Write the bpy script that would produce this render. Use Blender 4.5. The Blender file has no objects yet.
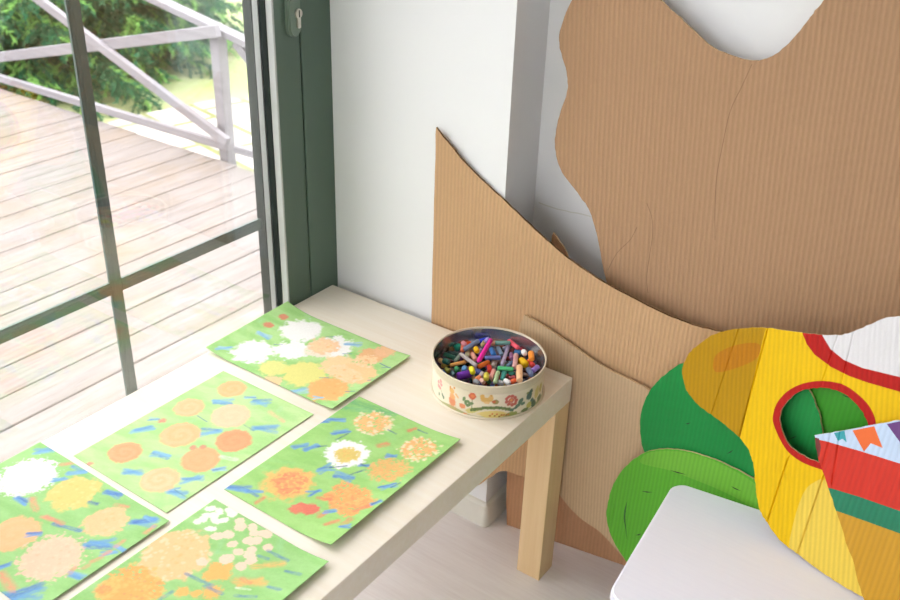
import bpy, bmesh, math, random
import numpy as np
from mathutils import Vector, Matrix
from mathutils.geometry import delaunay_2d_cdt
random.seed(7); rng = np.random.default_rng(7)
scene = bpy.context.scene
COL = scene.collection
PI = math.pi

# ------------------------------------------------------------------ camera
CAM = np.array([1.198128, -1.309342, 1.377517])
FPX = 959.39
def cam_axes(yaw=-0.6030938, pitch=0.4973448, roll=-0.0349889):
    cy, sy, cp, sp = math.cos(yaw), math.sin(yaw), math.cos(pitch), math.sin(pitch)
    fwd = np.array([sy*cp, cy*cp, -sp]); right = np.array([cy, -sy, 0.]); down = np.cross(fwd, right)
    cr, sr = math.cos(roll), math.sin(roll)
    return cr*right+sr*down, -sr*right+cr*down, fwd
CR, CD, CF = cam_axes()
def ray(q):
    return CF + CR*(q[0]-450)/FPX + CD*(q[1]-300)/FPX
def hit(q, axis, val):
    d = ray(q); t = (val-CAM[axis])/d[axis]
    return CAM + t*d
def hit_board(q, a, b, c):            # plane y = a + b x + c z
    d = ray(q)
    t = (a + b*CAM[0] + c*CAM[2] - CAM[1])/(d[1]-b*d[0]-c*d[2])
    return CAM + t*d
cam_data = bpy.data.cameras.new('camera'); cam = bpy.data.objects.new('camera', cam_data); COL.objects.link(cam)
cam_data.sensor_width = 36; cam_data.lens = FPX/900*36; cam_data.clip_start = .05; cam_data.clip_end = 200
M = Matrix.Identity(4)
for i in range(3):
    M[i][0] = CR[i]; M[i][1] = -CD[i]; M[i][2] = -CF[i]; M[i][3] = CAM[i]
cam.matrix_world = M
cam_data.dof.use_dof = True; cam_data.dof.focus_distance = 1.62; cam_data.dof.aperture_fstop = 7.0
scene.camera = cam
vs = scene.view_settings
vs.view_transform = 'Standard'; vs.look = 'None'; vs.gamma = 1; vs.use_curve_mapping = False
vs.exposure = 2.62
scene.cycles.use_denoising = True
scene.cycles.max_bounces = 12; scene.cycles.diffuse_bounces = 6; scene.cycles.transparent_max_bounces = 16
scene.cycles.sample_clamp_indirect = 8

# ------------------------------------------------------------------ colour + materials
def lin(c):
    c = np.asarray(c, float)/255
    return np.where(c <= .04045, c/12.92, ((c+.055)/1.055)**2.4)
def rgba(c): return tuple(float(v) for v in lin(c))+(1.,)
class NT:
    def __init__(s, name):
        s.m = bpy.data.materials.new(name); s.m.use_nodes = True
        s.t = s.m.node_tree; s.b = s.t.nodes['Principled BSDF']; s.out = s.t.nodes['Material Output']
    def n(s, typ, **kw):
        nd = s.t.nodes.new(typ)
        for k, v in kw.items(): setattr(nd, k, v)
        return nd
    def l(s, a, b): s.t.links.new(a, b)
    def math(s, op, a, b=None, c=None):
        nd = s.n('ShaderNodeMath', operation=op)
        for i, v in enumerate((a, b, c)):
            if v is None: continue
            if isinstance(v, (int, float)): nd.inputs[i].default_value = v
            else: s.l(v, nd.inputs[i])
        return nd.outputs[0]
    def coords(s):
        tc = s.n('ShaderNodeTexCoord'); sp = s.n('ShaderNodeSeparateXYZ'); s.l(tc.outputs['Object'], sp.inputs[0])
        return tc.outputs['Object'], sp.outputs[0], sp.outputs[1], sp.outputs[2]
    def mapping(s, v, scale, rot=(0,0,0)):
        mp = s.n('ShaderNodeMapping'); s.l(v, mp.inputs[0]); mp.inputs['Scale'].default_value = scale; mp.inputs['Rotation'].default_value = rot
        return mp.outputs[0]
    def noise(s, v, scale, detail=3, rough=.5):
        nd = s.n('ShaderNodeTexNoise'); s.l(v, nd.inputs['Vector']); nd.inputs['Scale'].default_value = scale
        nd.inputs['Detail'].default_value = detail; nd.inputs['Roughness'].default_value = rough
        return nd.outputs['Fac']
    def mix(s, f, a, b):
        nd = s.n('ShaderNodeMix', data_type='RGBA')
        for i, v in ((0, f), (6, a), (7, b)):
            if isinstance(v, (int, float)): nd.inputs[i].default_value = v
            elif isinstance(v, tuple): nd.inputs[i].default_value = v
            else: s.l(v, nd.inputs[i])
        return nd.outputs[2]
    def ramp(s, f, lo, hi):
        nd = s.n('ShaderNodeMapRange'); s.l(f, nd.inputs[0]); nd.inputs[1].default_value = lo; nd.inputs[2].default_value = hi
        return nd.outputs[0]
    def bump(s, h, strength, dist):
        nd = s.n('ShaderNodeBump'); s.l(h, nd.inputs['Height']); nd.inputs['Strength'].default_value = strength; nd.inputs['Distance'].default_value = dist
        s.l(nd.outputs[0], s.b.inputs['Normal'])
    def base(s, v):
        if isinstance(v, tuple): s.b.inputs['Base Color'].default_value = v
        else: s.l(v, s.b.inputs['Base Color'])
        return s
    def rough(s, r, spec=None, metal=None):
        s.b.inputs['Roughness'].default_value = r
        if spec is not None: s.b.inputs['Specular IOR Level'].default_value = spec
        if metal is not None: s.b.inputs['Metallic'].default_value = metal
        return s
def plain(name, c, r=.6, spec=None, metal=None, vary=.06, scale=40):
    t = NT(name); v, x, y, z = t.coords()
    lo = tuple(k*(1-vary) for k in rgba(c)[:3])+(1,); hi = tuple(min(1, k*(1+vary)) for k in rgba(c)[:3])+(1,)
    t.base(t.mix(t.noise(v, scale), lo, hi)); t.rough(r, spec, metal)
    return t.m
def cardboard(name, c, pitch=.0075, depth=.06, rough=.85, tilt=0., bumpd=.0012, spec=.2, fleck=.1):
    t = NT(name); v, x, y, z = t.coords()
    w = t.noise(v, 9, 2)
    ph = t.math('ADD', t.math('MULTIPLY', x, 2*PI/pitch), t.math('MULTIPLY', z, tilt*2*PI/pitch))
    ph = t.math('ADD', ph, t.math('MULTIPLY', w, 2.2))
    s = t.math('MULTIPLY_ADD', t.math('SINE', ph), .5, .5)
    fine = t.noise(t.mapping(v, (1, 1, .35)), 420, 3, .6)
    big = t.noise(v, 5, 4)
    c0 = rgba(c)
    d = tuple(k*(1-depth*1.6) for k in c0[:3])+(1,); h = tuple(min(1, k*(1+depth)) for k in c0[:3])+(1,)
    col = t.mix(s, d, h)  # flute shading painted in as darker and lighter stripes, besides the bump
    col = t.mix(t.math('MULTIPLY', t.ramp(fine, .35, .7), fleck*2), col, tuple(k*.72 for k in c0[:3])+(1,))
    col = t.mix(t.math('MULTIPLY', t.ramp(big, .45, .75), .35), col, tuple(k*.86 for k in c0[:3])+(1,))
    t.base(col); t.rough(rough, spec)
    t.bump(t.math('ADD', s, t.math('MULTIPLY', fine, .7)), .3, bumpd)
    return t.m
def vcol_mat(name, r=.7, spec=.3, bump=0.):
    t = NT(name); a = t.n('ShaderNodeVertexColor', layer_name='paint'); t.base(a.outputs[0]); t.rough(r, spec)
    if bump:
        v, *_ = t.coords(); t.bump(t.noise(v, 900, 3), bump, .0004)
    return t.m
def wood(name, c, c2, axis, scale=1., rough=.45):
    t = NT(name); v, x, y, z = t.coords()
    sc = [60, 60, 60]; sc[axis] = 2.2
    g = t.noise(t.mapping(v, tuple(k*scale for k in sc)), 1.6, 5, .62)
    sc2 = [14, 14, 14]; sc2[axis] = .8
    g2 = t.noise(t.mapping(v, tuple(k*scale for k in sc2)), 1.2, 3)
    f = t.math('ADD', t.math('MULTIPLY', t.ramp(g, .35, .68), .6), t.math('MULTIPLY', t.ramp(g2, .35, .68), .4))
    t.base(t.mix(f, rgba(c2), rgba(c))); t.rough(rough, .35)
    return t.m
def glass_mat():
    t = NT('window_glass'); t.t.nodes.remove(t.b)
    tr = t.n('ShaderNodeBsdfTransparent'); tr.inputs[0].default_value = (.985, .982, .978, 1)
    gl = t.n('ShaderNodeBsdfGlossy'); gl.inputs['Roughness'].default_value = .0
    geo = t.n('ShaderNodeNewGeometry'); fr = t.n('ShaderNodeFresnel')
    ior = t.math('ADD', 1.62, t.math('MULTIPLY', geo.outputs['Backfacing'], 1/1.62-1.62)); t.l(ior, fr.inputs[0])
    mx = t.n('ShaderNodeMixShader'); t.l(fr.outputs[0], mx.inputs[0]); t.l(tr.outputs[0], mx.inputs[1]); t.l(gl.outputs[0], mx.inputs[2])
    t.l(mx.outputs[0], t.out.inputs[0]); return t.m

# ------------------------------------------------------------------ object helpers
def tag(o, label=None, cat=None, group=None, kind=None):
    if label: o['label'] = label
    if cat: o['category'] = cat
    if group: o['group'] = group
    if kind: o['kind'] = kind
    return o
def empty(name, loc, rz=0.):
    o = bpy.data.objects.new(name, None); COL.objects.link(o); o.location = loc; o.rotation_euler = (0, 0, rz)
    o.empty_display_size = .05
    return o
def mesh_obj(name, verts, faces, mats, parent=None, idx=None, loc=(0, 0, 0), smooth=False):
    me = bpy.data.meshes.new(name); me.from_pydata([tuple(map(float, v)) for v in verts], [], faces); me.update()
    for m in (mats if isinstance(mats, (list, tuple)) else [mats]): me.materials.append(m)
    if idx is not None: me.polygons.foreach_set('material_index', idx)
    if smooth: me.polygons.foreach_set('use_smooth', [True]*len(me.polygons))
    o = bpy.data.objects.new(name, me); COL.objects.link(o); o.location = loc
    if parent: o.parent = parent
    return o
def bm_obj(name, bm, mat, parent=None, loc=(0, 0, 0), smooth=False):
    me = bpy.data.meshes.new(name); bmesh.ops.recalc_face_normals(bm, faces=bm.faces); bm.to_mesh(me); bm.free()
    for m in (mat if isinstance(mat, (list, tuple)) else [mat]): me.materials.append(m)
    if smooth: me.polygons.foreach_set('use_smooth', [True]*len(me.polygons))
    o = bpy.data.objects.new(name, me); COL.objects.link(o); o.location = loc
    if parent: o.parent = parent
    return o
def add_box(bm, lo, hi, bev=0., rot=None, seg=2):
    c = [(a+b)/2 for a, b in zip(lo, hi)]; s = [b-a for a, b in zip(lo, hi)]
    mt = Matrix.Translation(c) @ (rot.to_4x4() if rot else Matrix.Identity(4)) @ Matrix.Diagonal((*s, 1))
    r = bmesh.ops.create_cube(bm, size=1, matrix=mt)
    if bev:
        es = list({e for v in r['verts'] for e in v.link_edges})
        bmesh.ops.bevel(bm, geom=es, offset=bev, segments=seg, affect='EDGES', profile=.5)
def box(name, lo, hi, mat, parent=None, bev=0., loc=(0, 0, 0), seg=2):
    bm = bmesh.new(); add_box(bm, lo, hi, bev, seg=seg); return bm_obj(name, bm, mat, parent, loc)
def beam_bm(bm, a, b, w, h, bev=.002):
    a, b = Vector(a), Vector(b); d = b-a; L = d.length; q = d.to_track_quat('X', 'Z')
    mt = Matrix.Translation((a+b)/2) @ q.to_matrix().to_4x4() @ Matrix.Diagonal((L, w, h, 1))
    r = bmesh.ops.create_cube(bm, size=1, matrix=mt)
    if bev:
        bmesh.ops.bevel(bm, geom=list({e for v in r['verts'] for e in v.link_edges}), offset=bev, segments=1, affect='EDGES')
def lathe(name, prof, mat, parent=None, seg=96, loc=(0, 0, 0), closed=False):
    vs_, fs = [], []
    n = len(prof)
    for k in range(seg):
        a = 2*PI*k/seg
        for r, z in prof: vs_.append((r*math.cos(a), r*math.sin(a), z))
    for k in range(seg):
        k2 = (k+1) % seg
        for i in range(n if closed else n-1):
            j = (i+1) % n
            fs.append((k*n+i, k2*n+i, k2*n+j, k*n+j))
    return mesh_obj(name, vs_, fs, mat, parent, loc=loc, smooth=True)
def prism(name, poly, z0, z1, mat, parent=None, loc=(0, 0, 0), bev=0.):
    bm = bmesh.new(); vs_ = [bm.verts.new((x, y, z0)) for x, y in poly]; f = bm.faces.new(vs_)
    r = bmesh.ops.extrude_face_region(bm, geom=[f]); bmesh.ops.translate(bm, vec=(0, 0, z1-z0), verts=[g for g in r['geom'] if isinstance(g, bmesh.types.BMVert)])
    if bev:
        es = [e for e in bm.edges if abs(e.verts[0].co.z-e.verts[1].co.z) < 1e-6]
        bmesh.ops.bevel(bm, geom=es, offset=bev, segments=3, affect='EDGES')
    return bm_obj(name, bm, mat, parent, loc)
def spline(pts, step=None, closed=True, per=6, sharp=()):
    """Catmull-Rom through pts (index in sharp = hard corner)."""
    n = len(pts); P = [np.array(p, float) for p in pts]; out = []
    for i in range(n if closed else n-1):
        p1, p2 = P[i], P[(i+1) % n]
        p0 = P[i-1] if (closed or i > 0) else p1
        p3 = P[(i+2) % n] if (closed or i+2 < n) else p2
        if i in sharp: p0 = p1
        if ((i+1) % n) in sharp: p3 = p2
        if i in sharp and ((i+1) % n) in sharp: out.append(p1); continue
        for k in range(per):
            t = k/per
            # centripetal-ish limited tangent
            m1 = (p2-p0)*.5; m2 = (p3-p1)*.5
            L = np.linalg.norm(p2-p1)
            for m in (m1, m2):
                lm = np.linalg.norm(m)
                if lm > 1.2*L: m *= 1.2*L/lm
            h00 = 2*t**3-3*t**2+1; h10 = t**3-2*t**2+t; h01 = -2*t**3+3*t**2; h11 = t**3-t**2
            out.append(h00*p1+h10*m1+h01*p2+h11*m2)
    if not closed: out.append(P[-1])
    return out
def inpoly(P, poly):
    x, y = P; c = False; n = len(poly); j = n-1
    for i in range(n):
        xi, yi = poly[i]; xj, yj = poly[j]
        if (yi > y) != (yj > y) and x < (xj-xi)*(y-yi)/(yj-yi)+xi: c = not c
        j = i
    return c
def board(name, plane, outline, mats, thick=.004, holes=(), regions=(), creases=(), floor=None, sharp=(), per=6, jitter=.0004, edge_mat=None):
    """A cut cardboard sheet. outline / holes / regions come as photo points resolved onto the sheet's own plane.
    regions: list of (points, material index, smooth?) later ones on top. creases: (p, q, depth, fold)."""
    a, b, c = plane
    def uv(q):
        h = hit_board(q, a, b, c); z = h[2]
        if floor is not None and z < floor: z = floor
        return np.array([h[0], z])
    ol = spline([uv(q) for q in outline], per=per, sharp=sharp)
    ol = [p + (rng.normal(0, jitter, 2) if (floor is None or p[1] > floor+.002) else 0) for p in ol]
    if floor is not None: ol = [np.array([p[0], max(p[1], floor)]) for p in ol]
    hs = [[p+rng.normal(0, jitter, 2) for p in spline([uv(q) for q in h], per=5)] for h in holes]
    rg = [(spline([uv(q) for q in pts], per=5) if sm else [uv(q) for q in pts], k) for pts, k, sm in regions]
    cr = [(uv(p), uv(q), dep, fold) for p, q, dep, fold in creases]
    V, Ed = [], []
    def loop(pts, closed=True):
        s = len(V); V.extend([Vector((float(p[0]), float(p[1]))) for p in pts])
        for i in range(len(pts)-(0 if closed else 1)): Ed.append((s+i, s+(i+1) % len(pts)))
    loop(ol)
    for h in hs: loop(h)
    for r, k in rg: loop(r)
    W = .0016
    for p, q, dep, fold in cr:
        d = (q-p)/np.linalg.norm(q-p); nrm = np.array([d[1], -d[0]])
        for o in (-W, 0, W): loop([p-d*.004+nrm*o, q+d*.004+nrm*o], False)
    res = delaunay_2d_cdt(V, Ed, [], 0, 1e-6)
    v2, faces = res[0], res[2]
    keep, mi = [], []
    for f in faces:
        cen = sum((v2[i] for i in f), Vector((0, 0)))/len(f)
        if not inpoly(cen, ol) or any(inpoly(cen, h) for h in hs): continue
        k = 0
        for r, kk in rg:
            if inpoly(cen, r): k = kk
        keep.append(list(f)); mi.append(k)
    nrm = np.array([-b, 1., -c]); nrm = nrm/np.linalg.norm(nrm)
    used = sorted({i for f in keep for i in f}); mp = {i: k for k, i in enumerate(used)}; n = len(used)
    x0 = float(np.mean([v2[i][0] for i in used])); z0 = min(v2[i][1] for i in used)
    org = np.array([x0, a+b*x0+c*z0, z0])
    fr = []
    for i in used:
        x, z = v2[i]; disp = 0.
        for p, q, dep, fold in cr:
            d = (q-p)/np.linalg.norm(q-p); s = (x-p[0])*d[1]-(z-p[1])*d[0]
            t_ = (x-p[0])*d[0]+(z-p[1])*d[1]; L = np.linalg.norm(q-p)
            if dep and -.006 < t_ < L+.006 and abs(s) < W*.5: disp += dep
            if fold: disp += fold*max(0., s)
        fr.append(np.array([x, a+b*x+c*z, z]) + nrm*disp)
    fr = np.array(fr); bk = fr+nrm*thick
    Vv = np.concatenate([fr, bk])-org
    F, I = [], []
    cnt = {}
    for f, k in zip(keep, mi):
        g = [mp[i] for i in f]
        # orient front towards -y
        p = fr[g]; nn = np.cross(p[1]-p[0], p[2]-p[0])
        if nn @ nrm > 0: g = g[::-1]
        F.append(g); I.append(k); F.append([i+n for i in g[::-1]]); I.append(len(mats))
        for i in range(len(g)):
            e = (g[i], g[(i+1) % len(g)]); cnt[e] = 1
    for (i, j) in list(cnt):
        if (j, i) not in cnt:
            F.append([j, i, i+n, j+n]); I.append(len(mats)+1)
    o = mesh_obj(name, Vv, F, list(mats)+[M_KRAFT, edge_mat or M_EDGE], idx=I, loc=tuple(org))
    return o

# ------------------------------------------------------------------ materials
def wall_mat():
    t = NT('white_wall_paint'); v, x, y, z = t.coords()
    c = t.mix(t.noise(v, 3, 4), rgba((226, 227, 229)), rgba((234, 235, 236)))
    ln = t.math('LESS_THAN', t.math('ABSOLUTE', t.math('ADD', t.math('SUBTRACT', z, .693), t.math('MULTIPLY_ADD', x, -.03, t.math('MULTIPLY', t.noise(v, 14, 2), .012)))), .0011)
    ln = t.math('MULTIPLY', ln, t.math('LESS_THAN', t.math('ABSOLUTE', t.math('SUBTRACT', x, .49)), .09)); ln = t.math('MULTIPLY', ln, t.math('GREATER_THAN', y, .1))
    t.base(t.mix(t.math('MULTIPLY', ln, .3), c, rgba((170, 165, 120)))); t.rough(.75, .25)
    t.bump(t.noise(v, 160, 4), .12, .001); return t.m
M_WALL = wall_mat()
M_KRAFT = cardboard('kraft_cardboard', (197, 160, 121))
M_KRAFT_RED = cardboard('reddish_kraft_cardboard', (188, 143, 108), depth=.04)
M_KRAFT_PALE = cardboard('pale_kraft_cardboard', (196, 168, 134), pitch=.0062, depth=.06, tilt=.06)
M_KRAFT_BIG = cardboard('brown_kraft_cardboard', (176, 140, 108), pitch=.0080, depth=.06, tilt=.09)
M_EDGE = plain('cut_cardboard_edge', (206, 178, 138), .9, .1, vary=.25, scale=300)
M_EDGE_DARK = plain('dark_cut_cardboard_edge', (120, 92, 64), .9, .1, vary=.3, scale=300)
M_FRAME = plain('dark_green_frame_paint', (88, 108, 95), .42, .4, vary=.05, scale=8)
M_BEAD = plain('grey_green_bead_paint', (205, 208, 208), .4, .4, vary=.03)
M_GASKET = plain('black_rubber_gasket', (22, 34, 30), .5, .3)
M_SPACER = plain('aluminium_spacer', (205, 208, 208), .3, .5, .6, vary=.02)
M_BAR = plain('grey_green_bar_paint', (70, 94, 92), .45, .4, vary=.05)
M_STEEL = plain('worn_steel', (205, 200, 190), .3, .5, .9, vary=.05)
M_DARK = plain('dark_slot', (20, 20, 20), .7)
M_GLASS = glass_mat()
M_BIRCH = wood('birch_veneer_top', (241, 233, 220), (235, 223, 203), 0, rough=.4)
M_BIRCH_LEG = wood('birch_veneer_leg', (232, 204, 160), (221, 189, 142), 2, rough=.5)
M_SILL = plain('greenish_white_skirting', (224, 222, 212), .5, .4, vary=.08, scale=25)
def floor_mat():
    t = NT('pale_grey_laminate'); v, x, y, z = t.coords()
    r = (0, 0, math.radians(28))
    g = t.noise(t.mapping(v, (6, 90, 6), r), 2.2, 5, .65); g2 = t.noise(t.mapping(v, (1.2, 16, 1), r), 2, 4)
    f = t.math('ADD', t.math('MULTIPLY', t.ramp(g, .3, .7), .55), t.math('MULTIPLY', t.ramp(g2, .3, .7), .45))
    t.base(t.mix(f, rgba((232, 225, 225)), rgba((247, 243, 243)))); t.rough(.5, .35); return t.m
M_FLOOR = floor_mat()
M_WHITE = NT('white_lacquered_wood')
_v, *_ = M_WHITE.coords(); M_WHITE.base(M_WHITE.mix(M_WHITE.noise(M_WHITE.mapping(_v, (8, 120, 8)), 2, 4), rgba((233, 231, 242)), rgba((240, 238, 247)))); M_WHITE.rough(.45, .35)
M_WHITE = M_WHITE.m

# ------------------------------------------------------------------ the setting
def struct(o): o['kind'] = 'structure'; return o
WY, RY, PX = .020, .125, .391         # wall face, recess face, pillar edge
struct(prism('wall_back', [(-.14, WY), (PX, WY), (PX, RY), (4.6, RY), (4.6, .4), (-.14, .4)], 0, 2.6, M_WALL))
struct(box('floor', (-.14, -4.1, -.1), (4.7, .4, 0), M_FLOOR))
struct(box('ceiling', (-.14, -4.1, 2.6), (4.7, .4, 2.7), M_WALL))
struct(box('wall_right', (4.6, -4.1, 0), (4.7, .4, 2.6), plain('olive_grey_wall_paint', (58, 64, 56), .8)))
# rear wall with a wide window opening
bm = bmesh.new()
add_box(bm, (-.14, -4.1, 0), (4.6, -4.0, .8)); add_box(bm, (-.14, -4.1, 2.4), (4.6, -4.0, 2.6))
add_box(bm, (-.14, -4.1, .8), (.1, -4.0, 2.4)); add_box(bm, (1.7, -4.1, .8), (4.6, -4.0, 2.4))
struct(bm_obj('wall_rear', bm, M_WALL))
bm = bmesh.new()
add_box(bm, (-.14, -4.0, 2.32), (-.003, WY, 2.6)); add_box(bm, (-.14, -4.0, 0), (-.003, -3.85, 2.32)); add_box(bm, (-.14, -2.05, 0), (-.003, -1.85, 2.32))
struct(bm_obj('wall_left', bm, M_WALL))
# skirting round the pillar, rounded at the corner
def skirting():
    prof = [(0, 0), (.011, 0), (.0135, .005), (.0128, .015), (.011, .036), (.0095, .053), (.005, .0585), (0, .06)]
    path = [((-.002, WY), (0, -1))]
    path += [((PX-.012, WY), (0, -1))]
    for k in range(7):
        a = math.radians(-90+90*k/6); path.append(((PX-.001, WY+.001), (math.cos(a), math.sin(a))))
    path += [((PX, RY-.001), (1, 0))]
    vs_, fs = [], []; n = len(prof)
    for (px, py), (nx, ny) in path:
        for d, z in prof: vs_.append((px+nx*d, py+ny*d, z))
    for i in range(len(path)-1):
        for j in range(n):
            fs.append((i*n+j, (i+1)*n+j, (i+1)*n+(j+1) % n, i*n+(j+1) % n))
    fs += [tuple(range(n))[::-1], tuple((len(path)-1)*n+j for j in range(n))]
    return mesh_obj('baseboard_back', vs_, fs, M_SILL, smooth=False)
struct(skirting())

# ------------------------------------------------------------------ glazed door
door = struct(empty('door_1', (0, -.6, 0)))
def dpart(name, lo, hi, mat, bev=0., parent=None):
    return box(name, [lo[0], lo[1]+.6, lo[2]], [hi[0], hi[1]+.6, hi[2]], mat, parent or door, bev)
dpart('frame_jamb', (-.085, -.0585, 0), (-.003, WY, 2.32), M_FRAME, .0015)
dpart('frame_head', (-.085, -1.0, 2.26), (-.003, -.0585, 2.32), M_FRAME, .0015)
dpart('frame_jamb', (-.085, -1.085, 0), (-.003, -1.01, 2.32), M_FRAME, .0015)
dpart('gap_seal', (-.06, -.0615, .01), (-.012, -.0585, 2.25), M_GASKET)
GY = -.1255                                # inner edge of the stile
stile = dpart('stile', (-.062, GY, .01), (-.004, -.0615, 2.255), M_FRAME, .002)
dpart('stile', (-.062, -1.008, .01), (-.004, -.945, 2.255), M_FRAME, .002)
dpart('bottom_rail', (-.062, -.945, .01), (-.004, GY, .14), M_FRAME, .002)
dpart('top_rail', (-.062, -.945, 2.18), (-.004, GY, 2.255), M_FRAME, .002)
def bead(name, x0, x1, y0, y1, mat):       # chamfered strip along the stile
    return mesh_obj(name, [(x0, y0+.6, .14), (x0, y1+.6, .14), (x1, y1+.6, .14), (x1, y0-.004+.6, .14),
                           (x0, y0+.6, 2.18), (x0, y1+.6, 2.18), (x1, y1+.6, 2.18), (x1, y0-.004+.6, 2.18)],
                    [(0, 1, 2, 3), (7, 6, 5, 4), (0, 3, 7, 4), (1, 0, 4, 5), (2, 1, 5, 6), (3, 2, 6, 7)], mat, door)
bead('glazing_bead', -.004, -.0145, GY-.0005, GY+.004, M_BEAD)
bead('gasket', -.0145, -.0245, GY-.0065, GY+.002, M_GASKET)
bead('spacer', -.027, -.036, GY-.011, GY+.002, M_SPACER)
bead('outer_gasket', -.040, -.056, GY-.014, GY+.002, M_GASKET)
dpart('glass_pane', (-.0265, -.947, .135), (-.0235, GY-.003, 2.185), M_GLASS)
dpart('glass_pane', (-.0395, -.947, .135), (-.0365, GY-.003, 2.185), M_GLASS)
bm = bmesh.new()                           # glazing bars on the outer side: a vertical and a horizontal with grooves
yb = -.4735
add_box(bm, (-.052, yb-.011+.6, .14), (-.0475, yb+.011+.6, 2.18)); add_box(bm, (-.0475, yb-.0075+.6, .14), (-.0465, yb+.0075+.6, 2.18)); add_box(bm, (-.0465, yb-.0025+.6, .14), (-.0458, yb+.0025+.6, 2.18))
bm_obj('glazing_bar', bm, M_BAR, door)
for zb in (.623, 1.30):
    bm = bmesh.new()
    for y0, y1 in ((-.945, yb-.0112), (yb+.0112, GY-.012)):
        add_box(bm, (-.052, y0+.6, zb-.011), (-.0475, y1+.6, zb+.011)); add_box(bm, (-.0475, y0+.6, zb-.0075), (-.0465, y1+.6, zb+.0075)); add_box(bm, (-.0465, y0+.6, zb-.0025), (-.0458, y1+.6, zb+.0025))
    bm_obj('glazing_bar', bm, M_BAR, door)
# lock plate with a keyed cylinder
def stadium(w, h, n=14, z0=0.):
    pts = []
    for k in range(n+1): a = PI*k/n; pts.append((w*math.cos(a), z0+h-w+w*math.sin(a)))
    for k in range(n+1): a = PI+PI*k/n; pts.append((w*math.cos(a), z0-h+w+w*math.sin(a)))
    return pts
def plate(name, pts, x0, x1, yc, zc, mat, parent, bev=0.):
    bm = bmesh.new(); vs_ = [bm.verts.new((x0, yc+p, zc+q)) for p, q in pts]; f = bm.faces.new(vs_)
    r = bmesh.ops.extrude_face_region(bm, geom=[f]); nv = [g for g in r['geom'] if isinstance(g, bmesh.types.BMVert)]
    bmesh.ops.translate(bm, vec=(x1-x0, 0, 0), verts=nv)
    if bev:
        es = [e for e in bm.edges if abs(e.verts[0].co.x-x1) < 1e-6 and abs(e.verts[1].co.x-x1) < 1e-6]
        bmesh.ops.bevel(bm, geom=es, offset=bev, segments=3, affect='EDGES')
    return bm_obj(name, bm, mat, parent)
LZ = 1.065
esc = plate('escutcheon', stadium(.0155, .093), -.004, .006, -.0795+.6, LZ, plain('grey_green_lock_plate', (112, 130, 116), .35, .5), door, .003)
cyl = plate('lock_cylinder', [(.0085*math.sin(a), .0085*math.cos(a)) for a in [math.radians(-150+300*k/20) for k in range(21)]] + [(.004, -.024), (0, -.0255), (-.004, -.024)],
            .004, .009, -.073+.6, 1.012, M_STEEL, esc, .0008)
plate('key_slot', [(-.0012, -.006), (.0012, -.006), (.0012, .006), (-.0012, .006)], .0088, .0092, -.073+.6, 1.012, M_DARK, cyl)
# further glazing of the same wall
win = struct(empty('window_1', (0, -1.47, 0)))
def wpart(name, lo, hi, mat): return box(name, [lo[0], lo[1]+1.47, lo[2]], [hi[0], hi[1]+1.47, hi[2]], mat, win)
wpart('window_frame', (-.085, -1.14, 0), (-.003, -1.085, 2.32), M_FRAME); wpart('window_frame', (-.085, -1.85, 0), (-.003, -1.80, 2.32), M_FRAME)
wpart('window_frame', (-.085, -1.80, 0), (-.003, -1.14, .06), M_FRAME); wpart('window_frame', (-.085, -1.80, 2.26), (-.003, -1.14, 2.32), M_FRAME)
wpart('glass_pane', (-.04, -1.80, .06), (-.036, -1.14, 2.26), M_GLASS)
win = struct(empty('window_2', (0, -2.95, 0)))
def wpart(name, lo, hi, mat): return box(name, [lo[0], lo[1]+2.95, lo[2]], [hi[0], hi[1]+2.95, hi[2]], mat, win)
for y0 in (-3.85, -2.97, -2.10): wpart('window_frame', (-.085, y0, 0), (-.003, y0+.05, 2.32), M_FRAME)
for y0 in (-3.80, -2.92):
    wpart('window_frame', (-.085, y0, 0), (-.003, y0+.82+(.01 if y0 < -3 else 0), .06), M_FRAME); wpart('window_frame', (-.085, y0, 2.26), (-.003, y0+.82, 2.32), M_FRAME)
    wpart('glass_pane', (-.04, y0, .06), (-.036, y0+.82, 2.26), M_GLASS)

win = struct(empty('window_3', (.9, -4.05, .8)))
box('window_frame', (-.8, -.03, 0), (-.75, .03, 1.6), M_FRAME, win); box('window_frame', (.75, -.03, 0), (.8, .03, 1.6), M_FRAME, win)
box('window_frame', (-.75, -.03, 0), (.75, .03, .05), M_FRAME, win); box('window_frame', (-.75, -.03, 1.55), (.75, .03, 1.6), M_FRAME, win)
box('glass_pane', (-.75, -.002, .05), (.75, .002, 1.55), M_GLASS, win)

# ------------------------------------------------------------------ outdoors
def deck_mat():
    t = NT('weathered_deck_wood'); v, x, y, z = t.coords()
    g = t.noise(t.mapping(v, (50, 2.5, 1)), 1.6, 5, .65); big = t.noise(v, 3.2, 5, .6); st = t.noise(t.mapping(v, (5, 2, 1)), 2.4, 4, .7)
    c = t.mix(t.ramp(g, .3, .7), rgba((114, 107, 103)), rgba((143, 137, 135)))
    c = t.mix(t.math('MULTIPLY', t.ramp(big, .5, .72), .55), c, rgba((128, 110, 88)))
    c = t.mix(t.math('MULTIPLY', t.ramp(st, .58, .72), .4), c, rgba((98, 94, 78)))
    t.base(c); t.rough(.8, .2); t.bump(g, .3, .002); return t.m
M_DECK = deck_mat()
M_RAIL = wood('grey_weathered_rail', (146, 144, 148), (120, 117, 122), 0, .5, .8)
DZ = -.15
bm = bmesh.new(); xe = -.075
k = 0
xg = -.895 + 6*.1365
while xg > -7.2:
    x1 = min(xg-.003, -.09); x0 = xg-.1365+.003
    if x1 > x0+.02:
        dz = random.uniform(-.0012, .0012)
        add_box(bm, (x0, -5.0, DZ-.028+dz), (x1, 1.43+random.uniform(-.006, .006), DZ+dz), .002, seg=1)
    xg -= .1365
struct(bm_obj('deck', bm, M_DECK))
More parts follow.
